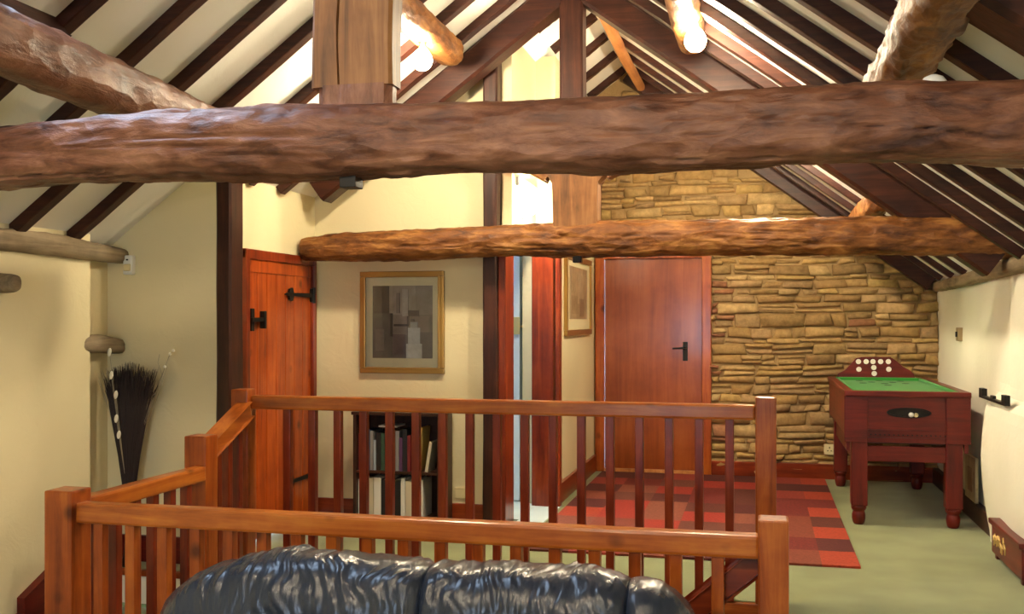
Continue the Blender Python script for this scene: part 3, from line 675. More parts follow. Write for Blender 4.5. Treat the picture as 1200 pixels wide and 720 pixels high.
# front
t = thing('balustrade', 'stained pine railing on the near side of the stairwell, just behind the sofa', 'railing', (-1.3, YF, ZF), 'stairwell railings')
bm = MB(); newel(bm, .045, YF-.01, ZF, .715); obj('newel_post', bm, 'pine_z', t)
bm = MB(); newel(bm, -2.685, YF, ZF, .705, .125); obj('newel_post', bm, 'pine_z', t)
bm = MB(); box(bm, -2.63, -.0, YF-.035, YF+.035, .575, .655, .012); obj('handrail', bm, 'rail_x', t)
bm = MB(); box(bm, -2.63, -.0, YF-.03, YF+.03, ZF, ZF+.05, .006); obj('bottom_rail', bm, 'pinered_x', t)
for k in range(18):
    x = -.138-.141*k; bm = MB(); box(bm, x-.021, x+.021, YF-.021, YF+.021, ZF+.04, .58, .004); obj('baluster', bm, 'pine_z', t)
# left, stepped
t = thing('balustrade', 'short stepped pine railing at the left end of the stairwell', 'railing', (-2.72, 4.3, ZF), 'stairwell railings')
xl_ = -2.70; xk = -2.73
bm = MB(); newel(bm, xk, 4.64, ZF, .80, .12); obj('newel_post', bm, 'pine_z', t)
bm = MB(); box(bm, xl_-.035, xl_+.035, YF+.06, 4.58, .58, .655, .012); obj('handrail', bm, 'rail_y', t)
bm = MB(); obox(bm, (xk, 4.68, .71), (xk, 5.10, .89), .07, .085, bev=.012); obj('sloping_handrail', bm, 'rail_y', t)
bm = MB(); box(bm, xl_-.03, xl_+.03, YF+.06, 4.58, ZF, ZF+.05, .006); obj('bottom_rail', bm, 'pinered_y', t)
for k in range(6):
    y = YF+.19+.14*k; bm = MB(); box(bm, xl_-.021, xl_+.021, y-.021, y+.021, ZF+.04, .585, .004); obj('baluster', bm, 'pinered_z', t)
for k in range(3):
    y = 4.79+.11*k; bm = MB(); box(bm, xk-.021, xk+.021, y-.021, y+.021, -.36, .70+.43*(y-4.68), .004); obj('baluster', bm, 'pinered_z', t)
# handrail down the stairs
t = thing('stair_handrail', 'sloping pine handrail descending from the right front newel', 'handrail', (-1.2, YF+.08, -1.5))
bm = MB(); obox(bm, (.0, YF+.075, .56), (-2.55, YF+.075, .56-2.55*.87), .06, .07, bev=.012); obj('rail', bm, 'pinered_x', t)
for k in range(4):
    x = -.35-.7*k; z = .56+x*.87; bm = MB(); tube(bm, [(x, YF+.075, z-.03), (x, YF+.05, z-.07), (x, YF-.03, z-.08)], .010); obj('bracket', bm, 'black', t)

# ------------------------------------------------------------------ rug
bm = MB(); cl = bm.loops.layers.float_color.new('col')
rc = [(.30, .022, .012), (.15, .012, .009), (.10, .018, .011), (.20, .040, .020), (.36, .040, .014), (.13, .032, .020), (.22, .06, .035), (.085, .010, .009), (.26, .03, .018)]
xr0, xr1, yr0, yr1 = -1.38, .545, 5.96, 9.18
xs_ = [xr0, -1.10, -.80, -.52, -.22, .06, .34, xr1]; ny = 9; random.seed(21)
for i in range(len(xs_)-1):
    for j in range(ny):
        x0, x1 = xs_[i], xs_[i+1]; y0 = yr0+(yr1-yr0)*j/ny; y1 = yr0+(yr1-yr0)*(j+1)/ny
        c = random.choice(rc)
        if i == len(xs_)-2: c = rc[4] if j % 2 == 0 else rc[[2, 7, 1][j % 3]]
        n1 = set(bm.faces); box(bm, x0, x1, y0, y1, .001, .014)
        for f in set(bm.faces)-n1:
            for l in f.loops: l[cl] = (*c, 1)
tag(obj('rug', bm, 'rug'), 'patchwork rug of red and brown rectangles on the green carpet', 'rug')

# ------------------------------------------------------------------ bookcase and books
bx0, bx1, by0, by1, bh = -2.64, -2.03, 6.40, 6.672, .745
t = thing('bookcase', 'low dark bookcase under the framed picture', 'bookcase', ((bx0+bx1)/2, (by0+by1)/2, 0))
for x in (bx0, bx1-.022):
    bm = MB(); box(bm, x, x+.022, by0, by1, 0, bh, .003); obj('side_panel', bm, 'black_z', t)
bm = MB(); box(bm, bx0-.01, bx1+.01, by0-.01, by1, bh, bh+.022, .004); obj('top', bm, 'black_x', t)
for z in (.07, .375):
    bm = MB(); box(bm, bx0+.022, bx1-.022, by0+.005, by1-.01, z-.018, z, .002); obj('shelf', bm, 'black_x', t)
bm = MB(); box(bm, bx0+.022, bx1-.022, by1-.01, by1-.002, 0, bh); obj('back_panel', bm, 'black_z', t)
bm = MB(); box(bm, bx0+.022, bx1-.022, by0+.02, by0+.035, 0, .052); obj('plinth', bm, 'black_x', t)
bcols = {'dark blue': (.03, .05, .12), 'black': (.012, .012, .014), 'grey': (.25, .25, .26), 'dark red': (.20, .02, .02), 'dark green': (.03, .08, .05), 'pale blue': (.30, .38, .48), 'brown': (.12, .06, .03), 'white': (.78, .77, .72), 'yellow': (.68, .50, .16), 'maroon': (.12, .012, .02), 'purple': (.10, .04, .12), 'cream': (.62, .56, .42)}
bmats = {k: plain('cover_'+k.replace(' ', '_'), v, .5) for k, v in bcols.items()}
pages = plain('paper', (.80, .76, .64), .8)
def book(x, z, w, h, dpt, colr, label, lean=0, grp='books in the dark bookcase'):
    y0 = by0+.03; t = thing('book', label, 'book', (x+w/2, y0+dpt/2, z), grp)
    bm = MB(); c = .003
    box(bm, x, x+c, y0, y0+dpt, z, z+h); box(bm, x+w-c, x+w, y0, y0+dpt, z, z+h); box(bm, x+.0005, x+w-.0005, y0-.002, y0+c, z, z+h, .001)
    box(bm, x+.0015, x+w-.0015, y0-.0035, y0-.0015, z+h*.72, z+h*.74)
    obj('cover', bm, bmats[colr], t)
    bm = MB(); box(bm, x+c, x+w-c, y0+c, y0+dpt-.006, z+.004, z+h-.006); obj('pages', bm, pages, t)
    if lean: t.rotation_euler = (0, lean, 0)
upper = [('maroon', .022), ('black', .03), ('dark blue', .026), ('grey', .022), ('pale blue', .018), ('black', .032), ('dark green', .026), ('dark red', .024), ('white', .014), ('brown', .03), ('grey', .024), ('purple', .022), ('black', .03), ('dark red', .020)]
x = bx0+.026; seen = {}
for c_, w_ in upper:
    seen[c_] = seen.get(c_, 0)+1; h_ = random.uniform(.20, .285)
    o_ = ordn[seen[c_]-1]+' '+c_+' one from the left' if sum(1 for q in upper if q[0] == c_) > 1 else 'the only '+c_+' one'
    book(x, .375, w_, h_, random.uniform(.15, .19), c_, 'upright book on the upper bookcase shelf, %s' % o_); x += w_+.002
book(x+.035, .377, .018, .29, .18, 'yellow', 'tall yellow book leaning at the right of the upper shelf', lean=.10)
book(x+.10, .376, .02, .20, .16, 'cream', 'cream book leaning against the right bookcase side', lean=.16)
bm = MB(); xa = bx0+.17; box(bm, xa, xa+.13, by0+.03, by0+.20, .664, .676, .001)
tag(obj('book', bm, bmats['white']), 'thin white booklet lying on top of the upright books', 'book', 'books in the dark bookcase')
lower = [('white', .075, 'broad white binder at the left end of the lower shelf with a black mark'), ('cream', .03, 'cream folder beside the broad white binder'), ('white', .05, 'white binder left of the black one on the lower shelf'), ('black', .032, 'narrow black folder between white binders'), ('white', .036, 'white folder right of the narrow black folder'), ('black', .06, 'wide black binder in the middle of the lower shelf'), ('white', .03, 'slim white folder right of the wide black binder'), ('cream', .045, 'cream binder near the right of the lower shelf'), ('grey', .03, 'slim grey folder near the right end of the lower shelf'), ('white', .04, 'white binder at the right end of the lower shelf')]
x = bx0+.026
for c_, w_, lab in lower:
    book(x, .07, w_, random.uniform(.24, .265), .19, c_, lab, grp='binders on the lower bookcase shelf')
    if lab.startswith('broad'):
        bm = MB(); prism(bm, [(x+.02, .19), (x+.055, .165), (x+.04, .195), (x+.06, .215), (x+.035, .21), (x+.03, .235), (x+.025, .212)], lambda u, v, dd: (u, dd, v), by0+.0255, by0+.0268)
        pr = [o for o in bpy.data.objects if o.get('label') == lab][0]; obj('spine_mark', bm, 'black', pr)
    x += w_+.003

# ------------------------------------------------------------------ pictures
def colbox(bm, cl, args, c, fn=None):
    n1 = set(bm.faces); box(bm, *args)
    for f in set(bm.faces)-n1:
        for l in f.loops: l[cl] = (*c, 1)
x0, x1, z0, z1 = -2.70, -2.09, 1.01, 1.715; y = YP
t = thing('framed_picture', 'gilt framed abstract picture on the cream wall above the bookcase', 'picture', ((x0+x1)/2, y, z0), 'framed pictures')
bm = MB(); fw = .036
for a, b2, c, d_ in ((x0, x1, z0, z0+fw), (x0, x1, z1-fw, z1), (x0, x0+fw, z0+fw, z1-fw), (x1-fw, x1, z0+fw, z1-fw)): box(bm, a, b2, y-.035, y-.001, c, d_, .006)
for a, b2, c, d_ in ((x0+fw-.008, x1-fw+.008, z0+fw-.006, z0+fw+.006), (x0+fw-.008, x1-fw+.008, z1-fw-.006, z1-fw+.006), (x0+fw-.006, x0+fw+.006, z0+fw, z1-fw), (x1-fw-.006, x1-fw+.006, z0+fw, z1-fw)): box(bm, a, b2, y-.040, y-.02, c, d_, .003)
obj('frame', bm, 'goldframe', t)
bm = MB(); box(bm, x0+.03, x1-.03, y-.014, y-.004, z0+.03, z1-.03); obj('mount', bm, 'mat', t)
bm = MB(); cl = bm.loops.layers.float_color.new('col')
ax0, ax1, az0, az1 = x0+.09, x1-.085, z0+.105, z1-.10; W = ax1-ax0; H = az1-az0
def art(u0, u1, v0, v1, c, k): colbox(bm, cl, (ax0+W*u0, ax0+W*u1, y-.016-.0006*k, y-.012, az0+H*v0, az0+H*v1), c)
art(0, 1, 0, 1, (.20, .15, .12), 0)
for k, a in enumerate([(0, .28, .62, 1, (.07, .05, .04)), (.28, .72, .55, 1, (.36, .30, .24)), (.72, 1, .6, 1, (.27, .22, .18)), (0, .33, 0, .62, (.13, .105, .09)), (.30, .58, .32, .60, (.28, .22, .18)), (.58, .78, .45, .66, (.09, .06, .05)), (.62, .95, .36, .58, (.25, .18, .15)), (.34, .55, .05, .33, (.18, .12, .10)), (.80, 1, 0, .36, (.16, .11, .10)), (.30, .34, .30, .62, (.05, .035, .03)), (.50, .60, .58, .95, (.44, .38, .31)), (.36, .60, .44, .47, (.06, .04, .03)), (.40, .46, .62, .9, (.24, .19, .16)), (.05, .2, .1, .4, (.20, .16, .14)), (.57, .83, 0, .20, (.60, .60, .58)), (.60, .80, .20, .42, (.52, .52, .52)), (.64, .76, .42, .50, (.4, .38, .37)), (.64, .70, .50, .54, (.15, .1, .08))]): art(*a, k+1)  # the pale grey blocks paint a lamp reflection into the print
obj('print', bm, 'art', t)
bm = MB(); box(bm, x0+.032, x1-.032, y-.031, y-.029, z0+.032, z1-.032); obj('glazing', bm, 'glass', t)
# corridor picture on x = -1.47
ya, yb, z0, z1 = 7.78, 8.98, 1.255, 1.90; X = -1.47
t = thing('framed_picture', 'pale framed picture on the corridor wall left of the veneered door', 'picture', (X, (ya+yb)/2, z0), 'framed pictures')
bm = MB(); fw = .045
for a, b2, c, d_ in ((ya, yb, z0, z0+fw), (ya, yb, z1-fw, z1), (ya, ya+fw, z0+fw, z1-fw), (yb-fw, yb, z0+fw, z1-fw)): box(bm, X+.001, X+.03, a, b2, c, d_, .005)
obj('frame', bm, 'goldframe', t)
bm = MB(); box(bm, X+.003, X+.012, ya+.03, yb-.03, z0+.03, z1-.03); obj('mount', bm, 'mat', t)
bm = MB(); cl = bm.loops.layers.float_color.new('col'); W = yb-ya-.36; H = z1-z0-.22
for k, (u0, u1, v0, v1, c) in enumerate([(0, 1, 0, 1, (.42, .32, .19)), (.1, .5, .1, .45, (.34, .25, .14)), (.45, .9, .3, .9, (.48, .38, .24)), (.55, .8, .05, .4, (.3, .2, .12)), (.15, .35, .5, .9, (.38, .29, .17))]):
    colbox(bm, cl, (X+.010, X+.0135+.0006*k, ya+.18+W*u0, ya+.18+W*u1, z0+.13+H*v0, z0+.13+H*v1), c)
obj('print', bm, 'art', t)

# ------------------------------------------------------------------ bar billiards table
tx0, tx1, ty0, ty1, th = .555, 1.345, 7.20, 8.98, .905
t = thing('bar_billiards_table', 'mahogany bar billiards table with green cloth by the stone gable', 'games table', ((tx0+tx1)/2, (ty0+ty1)/2, 0))
for Y0 in (ty0+.03, ty1-.055):
    bm = MB(); box(bm, tx0+.03, tx1-.03, Y0, Y0+.025, .56, .87, .004); obj('end_panel', bm, 'mahog_x', t)
for X0, sg in ((tx0+.012, 1), (tx1-.037, 1)):
    bm = MB(); prism(bm, [(ty0+.03, .50), (ty0+.16, .60), (ty1-.2, .60), (ty1-.03, .56), (ty1-.03, .875), (ty0+.03, .875)], lambda u, v, dd: (dd, u, v), X0, X0+.025); obj('side_panel', bm, 'mahog_y', t)
bm = MB(); box(bm, tx0, tx1, ty0-.01, ty0+.055, .868, th, .008); box(bm, tx0, tx1, ty1-.055, ty1, .868, th, .008); box(bm, tx0, tx0+.06, ty0+.05, ty1-.05, .868, th, .008); box(bm, tx1-.06, tx1, ty0+.05, ty1-.05, .868, th, .008); obj('rim', bm, 'mahog_x', t)
bm = MB(); box(bm, tx0+.05, tx1-.05, ty0+.05, ty1-.05, .862, .882)
obj('playing_surface', bm, 'baize', t)
for X0 in (tx0+.055, tx1-.085):
    bm = MB(); box(bm, X0, X0+.03, ty0+.06, ty1-.06, .878, .902, .008); obj('cushion', bm, 'baize', t)
bm = MB(); box(bm, tx0+.06, tx1-.06, ty1-.09, ty1-.055, .878, .905, .006); obj('cushion', bm, 'baize', t)
for (hx, hy) in [(.3, .9), (.5, .92), (.7, .9), (.4, .8), (.6, .8), (.5, .7), (.3, .72), (.7, .72), (.5, .58)]:
    bm = MB(); lathe(bm, (tx0+(tx1-tx0)*hx, ty0+(ty1-ty0)*hy, .8795), [(.028, 0), (.028, .004)], 16); obj('hole', bm, 'void', t)
# legs with turned feet
for X0 in (tx0+.045, tx1-.15):
    for Y0 in (ty0+.03, ty1-.14):
        bm = MB(); box(bm, X0, X0+.105, Y0, Y0+.105, .13, .62, .006); box(bm, X0+.012, X0+.093, Y0+.012, Y0+.093, .12, .14)
        lg = obj('leg', bm, 'mahog_z', t)
        bm = MB(); lathe(bm, (X0+.0525, Y0+.0525, 0), [(.030, 0), (.038, .012), (.044, .04), (.044, .065), (.040, .082), (.036, .09), (.044, .098), (.050, .112), (.050, .125)], 20); obj('foot', bm, 'mahog_z', lg, smooth=True)
for ar in ((tx0+.14, tx1-.14, ty0+.05, ty0+.075, .43, .535, .006), (tx0+.14, tx1-.14, ty1-.1, ty1-.07, .43, .53, .006), (tx0+.06, tx0+.085, ty0+.12, ty1-.12, .43, .53), (tx1-.085, tx1-.06, ty0+.12, ty1-.12, .43, .53)):
    bm = MB(); box(bm, *ar); obj('stretcher', bm, 'mahog_x', t)
bm = MB(); box(bm, tx0+.14, tx1-.14, ty0+.06, ty1-.06, .55, .565); obj('base_board', bm, 'black_x', t)
# ball return mouth
mc = aty(1065, 484, ty0+.03)
bm = MB(); pr = [(mc.x+.125*math.cos(a)*(1 if abs(math.cos(a)) < .9 else 1), mc.z+.024*math.sin(a)) for a in [2*PI*k/28 for k in range(28)]]
prism(bm, pr, lambda u, v, dd: (u, dd, v), ty0+.024, ty0+.034); obj('ball_return', bm, 'void', t)
bm = MB(); pr2 = [(mc.x+.14*math.cos(a), mc.z+.034*math.sin(a)) for a in [2*PI*k/32 for k in range(32)]]
n_ = 32; A1 = [bm.verts.new((u, ty0+.016, v)) for u, v in pr2]; A2 = [bm.verts.new((mc.x+(u-mc.x)*.9, ty0+.016, mc.z+(v-mc.z)*.75)) for u, v in pr2]; A3 = [bm.verts.new((u, ty0+.032, v)) for u, v in pr2]; A4 = [bm.verts.new((v_.co.x, ty0+.032, v_.co.z)) for v_ in A2]
for k in range(n_):
    q = (k+1) % n_; bm.faces.new((A1[k], A1[q], A2[q], A2[k])); bm.faces.new((A1[k], A3[k], A3[q], A1[q])); bm.faces.new((A2[k], A2[q], A4[q], A4[k]))
obj('return_surround', bm, 'black', t)
bm = MB(); 
for k in range(17): 
    x_ = tx0+.17+k*.029; lathe(bm, (0, 0, 0), [(.005, 0), (.005, .006)], 8)
    for v in bm.verts:
        if v.co.length < .05: v.co = Vector((x_+v.co.x, ty0+.0285-v.co.z, .612+v.co.y))
obj('ventilation_hole', bm, 'void', t)
bm = MB(); box(bm, tx0+.15, tx1-.15, ty0+.022, ty0+.032, .640, .646); box(bm, tx0+.15, tx1-.15, ty0+.022, ty0+.032, .588, .594); box(bm, tx0+.0, tx0+.15, ty0+.015, ty0+.032, .56, .87, .004); box(bm, tx1-.15, tx1, ty0+.015, ty0+.032, .56, .87, .004); obj('moulding', bm, 'mahog_x', t)
# balls in the return
bm = MB(); bmesh.ops.create_icosphere(bm, subdivisions=3, radius=.017, matrix=Matrix.Translation((mc.x+.012, ty0+.008, mc.z-.012))); tag(obj('billiard_ball', bm, 'white', smooth=True), 'white ball in the black return mouth of the games table', 'ball', 'balls in the return')
bm = MB(); bmesh.ops.create_icosphere(bm, subdivisions=3, radius=.015, matrix=Matrix.Translation((mc.x+.042, ty0+.008, mc.z-.014))); tag(obj('billiard_ball', bm, 'cream', smooth=True), 'cream ball right of the white one in the return mouth', 'ball', 'balls in the return')
# backboard
pb = [(981, 444), (982, 438), (990, 434), (996, 428), (1003, 420), (1010, 418.5), (1043, 418.5), (1050, 423), (1058, 430), (1066, 434), (1071, 439), (1072, 444)]
yb_ = ty1-.03; poly = [(aty(px, py, yb_).x, aty(px, py, yb_).z) for px, py in pb]; poly = [(poly[0][0], .90)]+poly+[(poly[-1][0], .90)]
bm = MB(); prism(bm, poly, lambda u, v, dd: (u, dd, v), yb_-.012, yb_+.012); bb = obj('backboard', bm, 'mahog_x', t)
for px, py in [(1006, 424), (1015, 424), (1023, 424), (1032, 424), (1041, 424), (1006.5, 433), (1024, 431), (1041.5, 433), (1024.5, 438)]:
    bm = MB(); p = aty(px, py, yb_-.013); vs = [bm.verts.new((p.x+.021*math.cos(a), yb_-.015, p.z+.021*math.sin(a))) for a in [2*PI*k/18 for k in range(18)]]; ve = [bm.verts.new((v.co.x, yb_-.011, v.co.z)) for v in vs]
    bm.faces.new(vs); 
    for k in range(18): bm.faces.new((vs[k], ve[k], ve[(k+1) % 18], vs[(k+1) % 18]))
    obj('scoring_spot', bm, 'inkwhite', bb)

# ------------------------------------------------------------------ items by the right wall
t = thing('low_wooden_box', 'low red brown wooden box with gold markings against the right wall', 'box', (1.40, 6.2, 0))
bm = MB(); box(bm, 1.315, 1.47, 5.75, 6.46, .03, .20, .008); obj('body', bm, 'mahog_y', t)
bm = MB(); box(bm, 1.30, 1.475, 5.74, 6.475, .195, .225, .006); obj('lid', bm, 'mahog_y', t)
bm = MB()
for (Y0) in (5.80, 6.40): box(bm, 1.325, 1.36, Y0-.02, Y0+.02, 0, .035, .005)
box(bm, 1.43, 1.46, 5.78, 5.82, 0, .035); box(bm, 1.43, 1.46, 6.38, 6.42, 0, .035); obj('foot', bm, 'mahog_z', t)
bm = MB(); random.seed(3)
for k in range(9):
    Y0 = 6.40-k*.033; z0 = .115+random.uniform(-.02, .03)
    tube(bm, [(1.313, Y0, z0), (1.312, Y0-.012, z0+.028), (1.312, Y0-.03, z0+.01), (1.313, Y0-.022, z0-.025)], .005, 6)
obj('gold_decoration', bm, 'goldpaint', t)
# black holder on the ledge
p = atx(1152, 466, XR-.12); q = atx(1183, 466, XR-.12)
t = thing('iron_holder', 'small black metal holder on the white ledge of the right wall', 'holder', (XR-.12, (p.y+q.y)/2, .90))
bm = MB(); ys, ye = q.y, p.y; box(bm, XR-.145, XR-.115, ys, ye, .895, .912, .003); box(bm, XR-.145, XR-.115, ys, ys+.09, .91, .955, .004); box(bm, XR-.145, XR-.115, ye-.10, ye, .91, .955, .004); box(bm, XR-.14, XR-.12, (ys+ye)/2-.02, (ys+ye)/2+.05, .91, .93, .003); obj('bracket', bm, 'black', t)
p = atx(1124, 392, XR-.03); bm = MB(); box(bm, XR-.045, XR-.0, p.y-.05, p.y+.05, p.z-.05, p.z+.05, .006)
t = tag(obj('light_switch', bm, plain('bronze_switch', (.28, .20, .10), .5)), 'small bronze switch plate on the right wall above the games table', 'switch')
bm = MB(); box(bm, XR-.056, XR-.045, p.y-.012, p.y+.012, p.z-.02, p.z+.02, .003); obj('toggle', bm, 'black', t)
p = aty(972, 527, YB-.05); bm = MB(); box(bm, p.x-.045, p.x+.045, YB-.06, YB-.03, p.z-.045, p.z+.045, .004)
t = tag(obj('wall_socket', bm, 'cream'), 'cream electric socket low on the stone wall', 'socket')
bm = MB(); box(bm, p.x-.004, p.x+.004, YB-.062, YB-.058, p.z+.008, p.z+.024); box(bm, p.x-.020, p.x-.008, YB-.062, YB-.058, p.z-.015, p.z-.008); box(bm, p.x+.008, p.x+.020, YB-.062, YB-.058, p.z-.015, p.z-.008); obj('socket_hole', bm, 'void', t)
bm = MB(); cl = bm.loops.layers.float_color.new('col'); colbox(bm, cl, (XR-.065, XR-.045, 7.45, 7.80, .14, .44), (.55, .46, .28)); colbox(bm, cl, (XR-.068, XR-.06, 7.55, 7.70, .2, .36), (.35, .2, .1))
tag(obj('leaning_board', bm, 'art'), 'cream patterned board leaning on the right wall behind the games table', 'board')
# telephone-like socket on picture wall low
p = aty(541, 578, YP); bm = MB(); box(bm, p.x-.045, p.x+.045, YP-.012, YP, p.z-.035, p.z+.035, .003); tag(obj('wall_socket', bm, 'cream'), 'cream socket low on the cream wall right of the bookcase', 'socket')
# motion sensor
p = aty(154, 311, 5.2); t = thing('motion_sensor', 'white motion sensor high on the wall above the dried twigs', 'sensor', (p.x, 5.2, p.z-.055))
bm = MB(); box(bm, p.x-.03, p.x+.03, 5.16, 5.2, p.z-.055, p.z+.055, .010, 3); obj('case', bm, 'white', t)
bm = MB(); box(bm, p.x-.022, p.x+.022, 5.15, 5.17, p.z-.035, p.z+.005, .008, 3); obj('lens', bm, 'cream', t)
bm = MB(); box(bm, p.x-.006, p.x+.006, 5.156, 5.17, p.z+.025, p.z+.033); obj('indicator', bm, 'black', t)

# ------------------------------------------------------------------ dried twigs in a vase
random.seed(11)
vc = Vector((-3.44, 5.085, 0))
t = thing('vase', 'slender black floor vase in the left corner', 'vase', vc)
bm = MB(); lathe(bm, vc, [(.045, 0), (.05, .01), (.035, .05), (.022, .15), (.024, .28), (.032, .38), (.036, .42), (.030, .42), (.022, .36)], 24); obj('body', bm, 'vase', t, smooth=True)
t = thing('twig_bundle', 'fan of dark dried twigs rising from the black vase', 'dried twigs', (vc.x, vc.y, .30))
bm = MB(); top = 1.17
for k in range(620):
    u = random.uniform(-1, 1); vv = random.uniform(-.25, .25)
    ex = vc.x + .15*u+.012; h = top-.02-.14*random.random()-(.05*abs(u))
    ey = min(vc.y+.07*vv*2, 5.165); a = random.uniform(.3, .5)
    pts_ = [Vector((vc.x+u*.012, vc.y+vv*.03, .30)), Vector((vc.x+u*.060, vc.y+vv*.05, .62)), Vector((vc.x+u*.115, (vc.y+ey)/2, .90)), Vector((ex+random.uniform(-.012, .012), ey, h))]
    tube(bm, pts_, [.0045, .0050, .0046, .0010], 4)
obj('twigs', bm, 'twig', t)
bm = MB()
for k in range(40):
    u = random.choice([-1, 1])*random.uniform(.9, 1.35); h = top-.05-.1*random.random()
    tube(bm, [(vc.x+u*.012, vc.y, .36), (vc.x+u*.06, vc.y-.005, .75), (vc.x+.14*u, min(vc.y+random.uniform(-.03, .05), 5.16), h)], [.0016, .0014, .0008], 4)
obj('pale_stems', bm, 'paletwig', t)
for (px, py) in [(127, 413), (129, 440), (134.5, 463), (135, 491), (138, 510)]:
    p = aty(px, py, 5.02); bm = MB(); bmesh.ops.create_uvsphere(bm, u_segments=12, v_segments=8, radius=1)
    for v in bm.verts: v.co = Vector((p.x+v.co.x*.012+v.co.z*.003, 5.03+v.co.y*.008, p.z+v.co.z*.024))
    obj('shell', bm, 'shell', t, smooth=True)
    bm = MB(); tube(bm, [(p.x, 5.03, p.z), (vc.x-.02, vc.y-.01, .5)], .0015, 4); obj('stem', bm, 'paletwig', t)
t = thing('budded_stem', 'long pale stem with white buds leaning right out of the vase', 'dried stem', (vc.x+.02, vc.y, .30))
pp = [Vector((vc.x+.01, vc.y, .32))]+[aty(px, py, 5.12) for px, py in [(161, 535), (170, 500), (180, 463), (190, 440), (198, 418), (203, 411)]]
bm = MB(); tube(bm, pp, [.003, .003, .003, .0028, .0025, .002, .001], 6); tube(bm, [pp[4], aty(185, 425, 5.12), aty(187, 415, 5.12)], .0014, 5); tube(bm, [pp[1], aty(180, 480, 5.10), aty(196, 430, 5.1)], .0012, 5); obj('stem', bm, 'paletwig', t)
for px, py in [(180, 462), (166, 510), (199, 415), (203, 411), (193, 430)]:
    p = aty(px, py, 5.12); bm = MB(); bmesh.ops.create_uvsphere(bm, u_segments=10, v_segments=6, radius=.009, matrix=Matrix.Translation(p)); obj('bud', bm, 'shell', t, smooth=True)

# ------------------------------------------------------------------ sofa
YS = 3.13
prof = [(190, 725), (194, 708), (202, 696), (215, 684), (235, 671), (262, 659), (300, 649), (335, 645), (400, 648), (450, 652), (500, 657), (560, 661), (620, 663), (690, 667), (735, 673), (765, 680), (790, 692), (808, 706), (820, 725)]
tp = [(aty(px, py, YS).x, aty(px, py, YS).z) for px, py in prof]
def topz(x):
    if x <= tp[0][0]: return tp[0][1]
    for a, b2 in zip(tp, tp[1:]):
        if x <= b2[0]: f = (x-a[0])/(b2[0]-a[0]); return a[1]+(b2[1]-a[1])*f
    return tp[-1][1]
sx0, sx1 = tp[0][0], tp[-1][0]
seams = [sx0, aty(505, 656, YS).x, aty(738, 673, YS).x, sx1]
t = thing('sofa', 'black leather sofa with puckered back cushions in front of the railing', 'sofa', ((sx0+sx1)/2, YS-.3, ZF))
def cushion(xa, xb, seed, name, zb=-.02, endl=False, endr=False):
    bm = MB(); n = max(30, int((xb-xa)/.006)); m_ = 72; rings = []
    for i in range(n+1):
        f = i/n; x = xa+(xb-xa)*f; e = min(x-xa, xb-x)
        pin = 1-math.exp(-e/.022)            # crease at the seams
        if (endl and f < .5) or (endr and f >= .5): pin = 1-math.exp(-e/.05)
        zt = topz(x)-.018*(1-pin); th_ = .17*(.80+.20*pin)
        ef = min(1, ((x-sx0+.0)/.16) if endl else 1, ((sx1-x)/.13) if endr else 1); ef = max(ef, .02)
        th_ *= math.sqrt(1-(1-ef)**2)*.85+.15
        ring = []
        for k in range(m_):
            a = PI*(k/(m_-1))         # 0 front .. pi back over the top
            c, s = math.cos(a), math.sin(a)
            yy = -math.copysign(abs(c)**.75, c)*th_; R_ = .22
            zz = zt-R_+R_*(abs(s)**.8)
            arc = k/(m_-1)
            wp = .05*noise.noise(Vector((x*5, arc*6, seed+2))); xx = x+wp+.10*(arc-.4)*math.sin((x-xa)/(xb-xa)*PI*3+seed)
            wv = noise.noise(Vector((xx*21+seed*3, arc*3.5, seed)))*.45+(abs(noise.noise(Vector((xx*34+arc*3, arc*5, seed+4))))-.2)*.75+noise.noise(Vector((x*7, arc*6, seed+9)))*.55
            d = wv*.017*min(1, e/.04+.15)*(1 if not (name == 'back_end') else .35)
            dn = Vector((0, -c, s)); p = Vector((x, YS+yy, zz))+dn*d
            ring.append(bm.verts.new(p))
        # down to the base
        f0 = ring[0].co; b0 = ring[-1].co
        ring = [bm.verts.new((x, f0.y+.02, zb)), bm.verts.new((x, f0.y+.005, zb+.1*(f0.z-zb)+.1))]+ring+[bm.verts.new((x, b0.y-.005, zb+.1)), bm.verts.new((x, b0.y-.02, zb))]
        rings.append(ring)
    for r1, r2 in zip(rings, rings[1:]):
        for k in range(len(r1)-1): bm.faces.new((r1[k], r1[k+1], r2[k+1], r2[k]))
        bm.faces.new((r1[-1], r1[0], r2[0], r2[-1]))
    bm.faces.new(rings[0][::-1]); bm.faces.new(rings[-1])
    return obj(name, bm, 'leather', t, smooth=True)
cushion(seams[0], seams[1], 1, 'back_cushion', endl=True)
cushion(seams[1], seams[2], 5, 'back_cushion')
cushion(seams[2], seams[3], 9, 'back_end', endr=True)
def pillow(x0, x1, y0, y1, z0, z1, name, seed, pw=.45):
    bm = MB(); bmesh.ops.create_cube(bm, size=2); bmesh.ops.subdivide_edges(bm, edges=bm.edges[:], cuts=14, use_grid_fill=True)
    for v in bm.verts:
        c = v.co; q = Vector([math.sin(k_*PI/2) for k_ in c]); L_ = max(abs(c.x), abs(c.y), abs(c.z))
        k = (abs(q.x)**6+abs(q.y)**6+abs(q.z)**6)**(1/6); q = q/k*L_
        q += q.normalized()*.03*noise.noise(Vector((q.x*3+seed, q.y*3, q.z*3)))
        v.co = Vector(((x0+x1)/2+q.x*(x1-x0)/2, (y0+y1)/2+q.y*(y1-y0)/2, (z0+z1)/2+q.z*(z1-z0)/2))
    return obj(name, bm, 'leather', t, smooth=True)
pillow(sx0+.02, sx1-.02, 2.25, 3.25, ZF+.06, ZF+.34, 'base', 1)
pillow(sx0+.16, seams[1]+.15, 2.2, 3.02, ZF+.28, ZF+.47, 'seat_cushion', 2)
